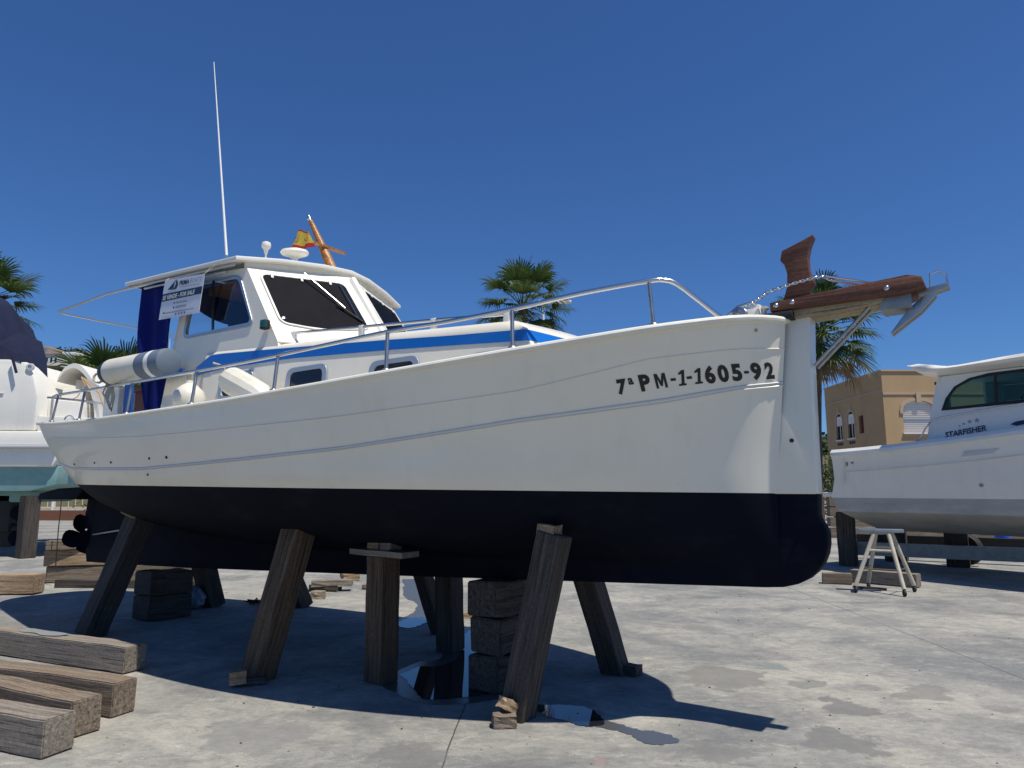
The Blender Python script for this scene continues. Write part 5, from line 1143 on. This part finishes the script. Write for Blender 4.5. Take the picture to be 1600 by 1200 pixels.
for k, (cx, z0) in enumerate([(2.95, 6.45), (2.95, 2.0), (10, 6.45), (10, 2.0)]):
    a = arch(cx, z0, 2.75, 1.95, .75); a2 = [(cx+(x-cx)*1.0, z) for x, z in a]
    m = MB(); oa = arch(cx, z0+1.6, 3.25, .35, 1.0); ia = arch(cx, z0+1.6, 2.75, .35, .75)
    m.prism([(x, -.10, z) for x, z in oa[1:]]+[(x, -.10, z) for x, z in [oa[0]]], (0, .10, 0), holes=[[(x, -.10, z+.002) for x, z in ia[::1]]]); m.box((cx, -.1, z0+2.95), (.4, .16, .8)); m.build('arch_trim', 'stucco_trim', bd, smooth=False)
    m = MB(); m.prism([(x, .14, z) for x, z in a2], (0, .05, 0)); wd = m.build('window', 'shutter_white' if z0 > 4 else 'far_glass', bd, smooth=False)
    m = MB(); m.box((cx, -.06, z0-.08), (3.0, .22, .12)); m.build('sill', 'shutter_white', wd)
    m = MB()
    if z0 > 4:
        for q in range(16): m.box((cx, .125, z0+.08+q*.155), (2.7, .02, .03))
        m.build('shutter_slats', 'stucco_trim', wd)
    else:
        m.box((cx, .12, z0+.95), (.08, .04, 1.95)); m.box((cx, .12, z0+1.95), (2.7, .04, .08)); m.build('frame', 'shutter_white', wd)
for zf in (7.3, 3.3):
    for y, kd in sw:
        if kd == 'slit':
            m = MB(); m.box((.15, y, zf+.2), (.06, .88, 1.58)); m.box((.05, y, zf+.2), (.08, .08, 1.58)); m.build('window', 'red_brown', bd)
        else:
            a = arch(y, zf-.9, 1.3, 1.9, .65, 6); m = MB(); m.prism([(.14, yy, z) for yy, z in a], (.05, 0, 0)); wd = m.build('window', 'far_glass', bd, smooth=False)
            m = MB(); oa = arch(y, zf-.9, 1.7, 1.9, .85, 6); m.prism([(-.05, yy, z) for yy, z in oa], (.05, 0, 0), holes=[[(-.05, yy, z+.002) for yy, z in arch(y, zf-.86, 1.3, 1.85, .6, 6)]]); m.box((-.02, y, zf+2.0), (.1, .25, .5)); m.build('arch_trim', 'stucco_trim', bd, smooth=False)
            m = MB(); m.box((.09, y, zf+.1), (.05, .07, 1.9)); m.box((.09, y, zf+.9), (.05, 1.3, .9)); m.box((-.05, y, zf-.95), (.16, 1.5, .1)); m.build('frame', 'shutter_white', wd)
            m = MB(); [m.box((-.02, y-.4+.4*q, zf-1.3), (.04, .25, .25)) for q in range(3)]; m.build('vent_grille', 'ink', wd)
# ================================================================== HILLS
mat('hill_earth', (.07, .065, .035), .95, noise=(.2, (.14, .11, .07), .6))
def ridge(x):
    return interp([(-260, 38), (-150, 36), (-101, 32), (-92, 31.5), (-84, 30.5), (-79, 29), (-60, 26), (-30, 22), (0, 16), (45, 12.5), (65, 12), (88, 11.5), (110, 11), (180, 12), (260, 10)], x)
m = MB(); rows = []
for j in range(9):
    f = j/8; rows.append([(x*(.85+.15*f), lerp(70 if x < -20 else 110, 150, f), ridge(x)*(f**.8)*.955) for x in range(-260, 261, 10)])
m.grid(rows); tag(m.build('hill', 'hill_earth'), kind='structure')
rn = random.Random(77); m = MB()
def canopy(mb, p, r_, n, leaf):
    for _ in range(n):
        v = Vector((rn.gauss(0, 1), rn.gauss(0, 1), rn.gauss(0, .7))).normalized()*rn.uniform(.55, 1.0); q = p+Vector((v.x*r_, v.y*r_, v.z*r_*.8))
        a = Vector((rn.uniform(-1, 1), rn.uniform(-1, 1), rn.uniform(-1, 1))).normalized()*leaf; b_ = a.cross(Vector((rn.uniform(-1, 1), rn.uniform(-1, 1), rn.uniform(-1, 1)))).normalized()*leaf*.7
        mb.add([q-a, q+b_, q+a, q-b_], [(0, 1, 2, 3)])
for _ in range(700):
    f = rn.uniform(.45, 1)**.7; x = rn.uniform(-125, -66); X = x*(.85+.15*f); Y = lerp(70, 150, f); z = ridge(x)*(f**.8)*.955
    canopy(m, Vector((X, Y, z+.6)), rn.uniform(.9, 2.2), 60, .38)
for _ in range(120):
    f = rn.uniform(.7, 1); x = rn.uniform(55, 90); X = x*(.85+.15*f); Y = lerp(110, 150, f); z = ridge(x)*(f**.8)*.955
    canopy(m, Vector((X, Y, z+.8)), rn.uniform(1.5, 3.0), 50, .6)
tag(m.build('hillside_wood', 'pine_leaf', smooth=False), kind='stuff')
GH = 'white houses on the wooded hill'
def house(loc, sz, label):
    t = thing('house', loc, 0, label, 'house', GH); m = MB(); m.box((0, 0, sz[2]/2), sz); m.build('walls', 'house_white', t)
    m = MB(); m.box((0, 0, sz[2]+.15), (sz[0]+.4, sz[1]+.4, .3)); m.build('roof', 'stucco_trim', t); m = MB()
    for i in range(4): m.box((-sz[0]*.36+i*sz[0]*.24, -sz[1]/2-.02, sz[2]*.5), (sz[0]*.1, .08, sz[2]*.35))
    m.build('windows', 'far_glass', t)
house((-81, 118, 23.2), (7.5, 4, 1.9), 'long white terraced house on the wooded hill at left')
house((-75.5, 116, 21.8), (3.0, 4, 1.9), 'small white house to the right of the long one on the hill')
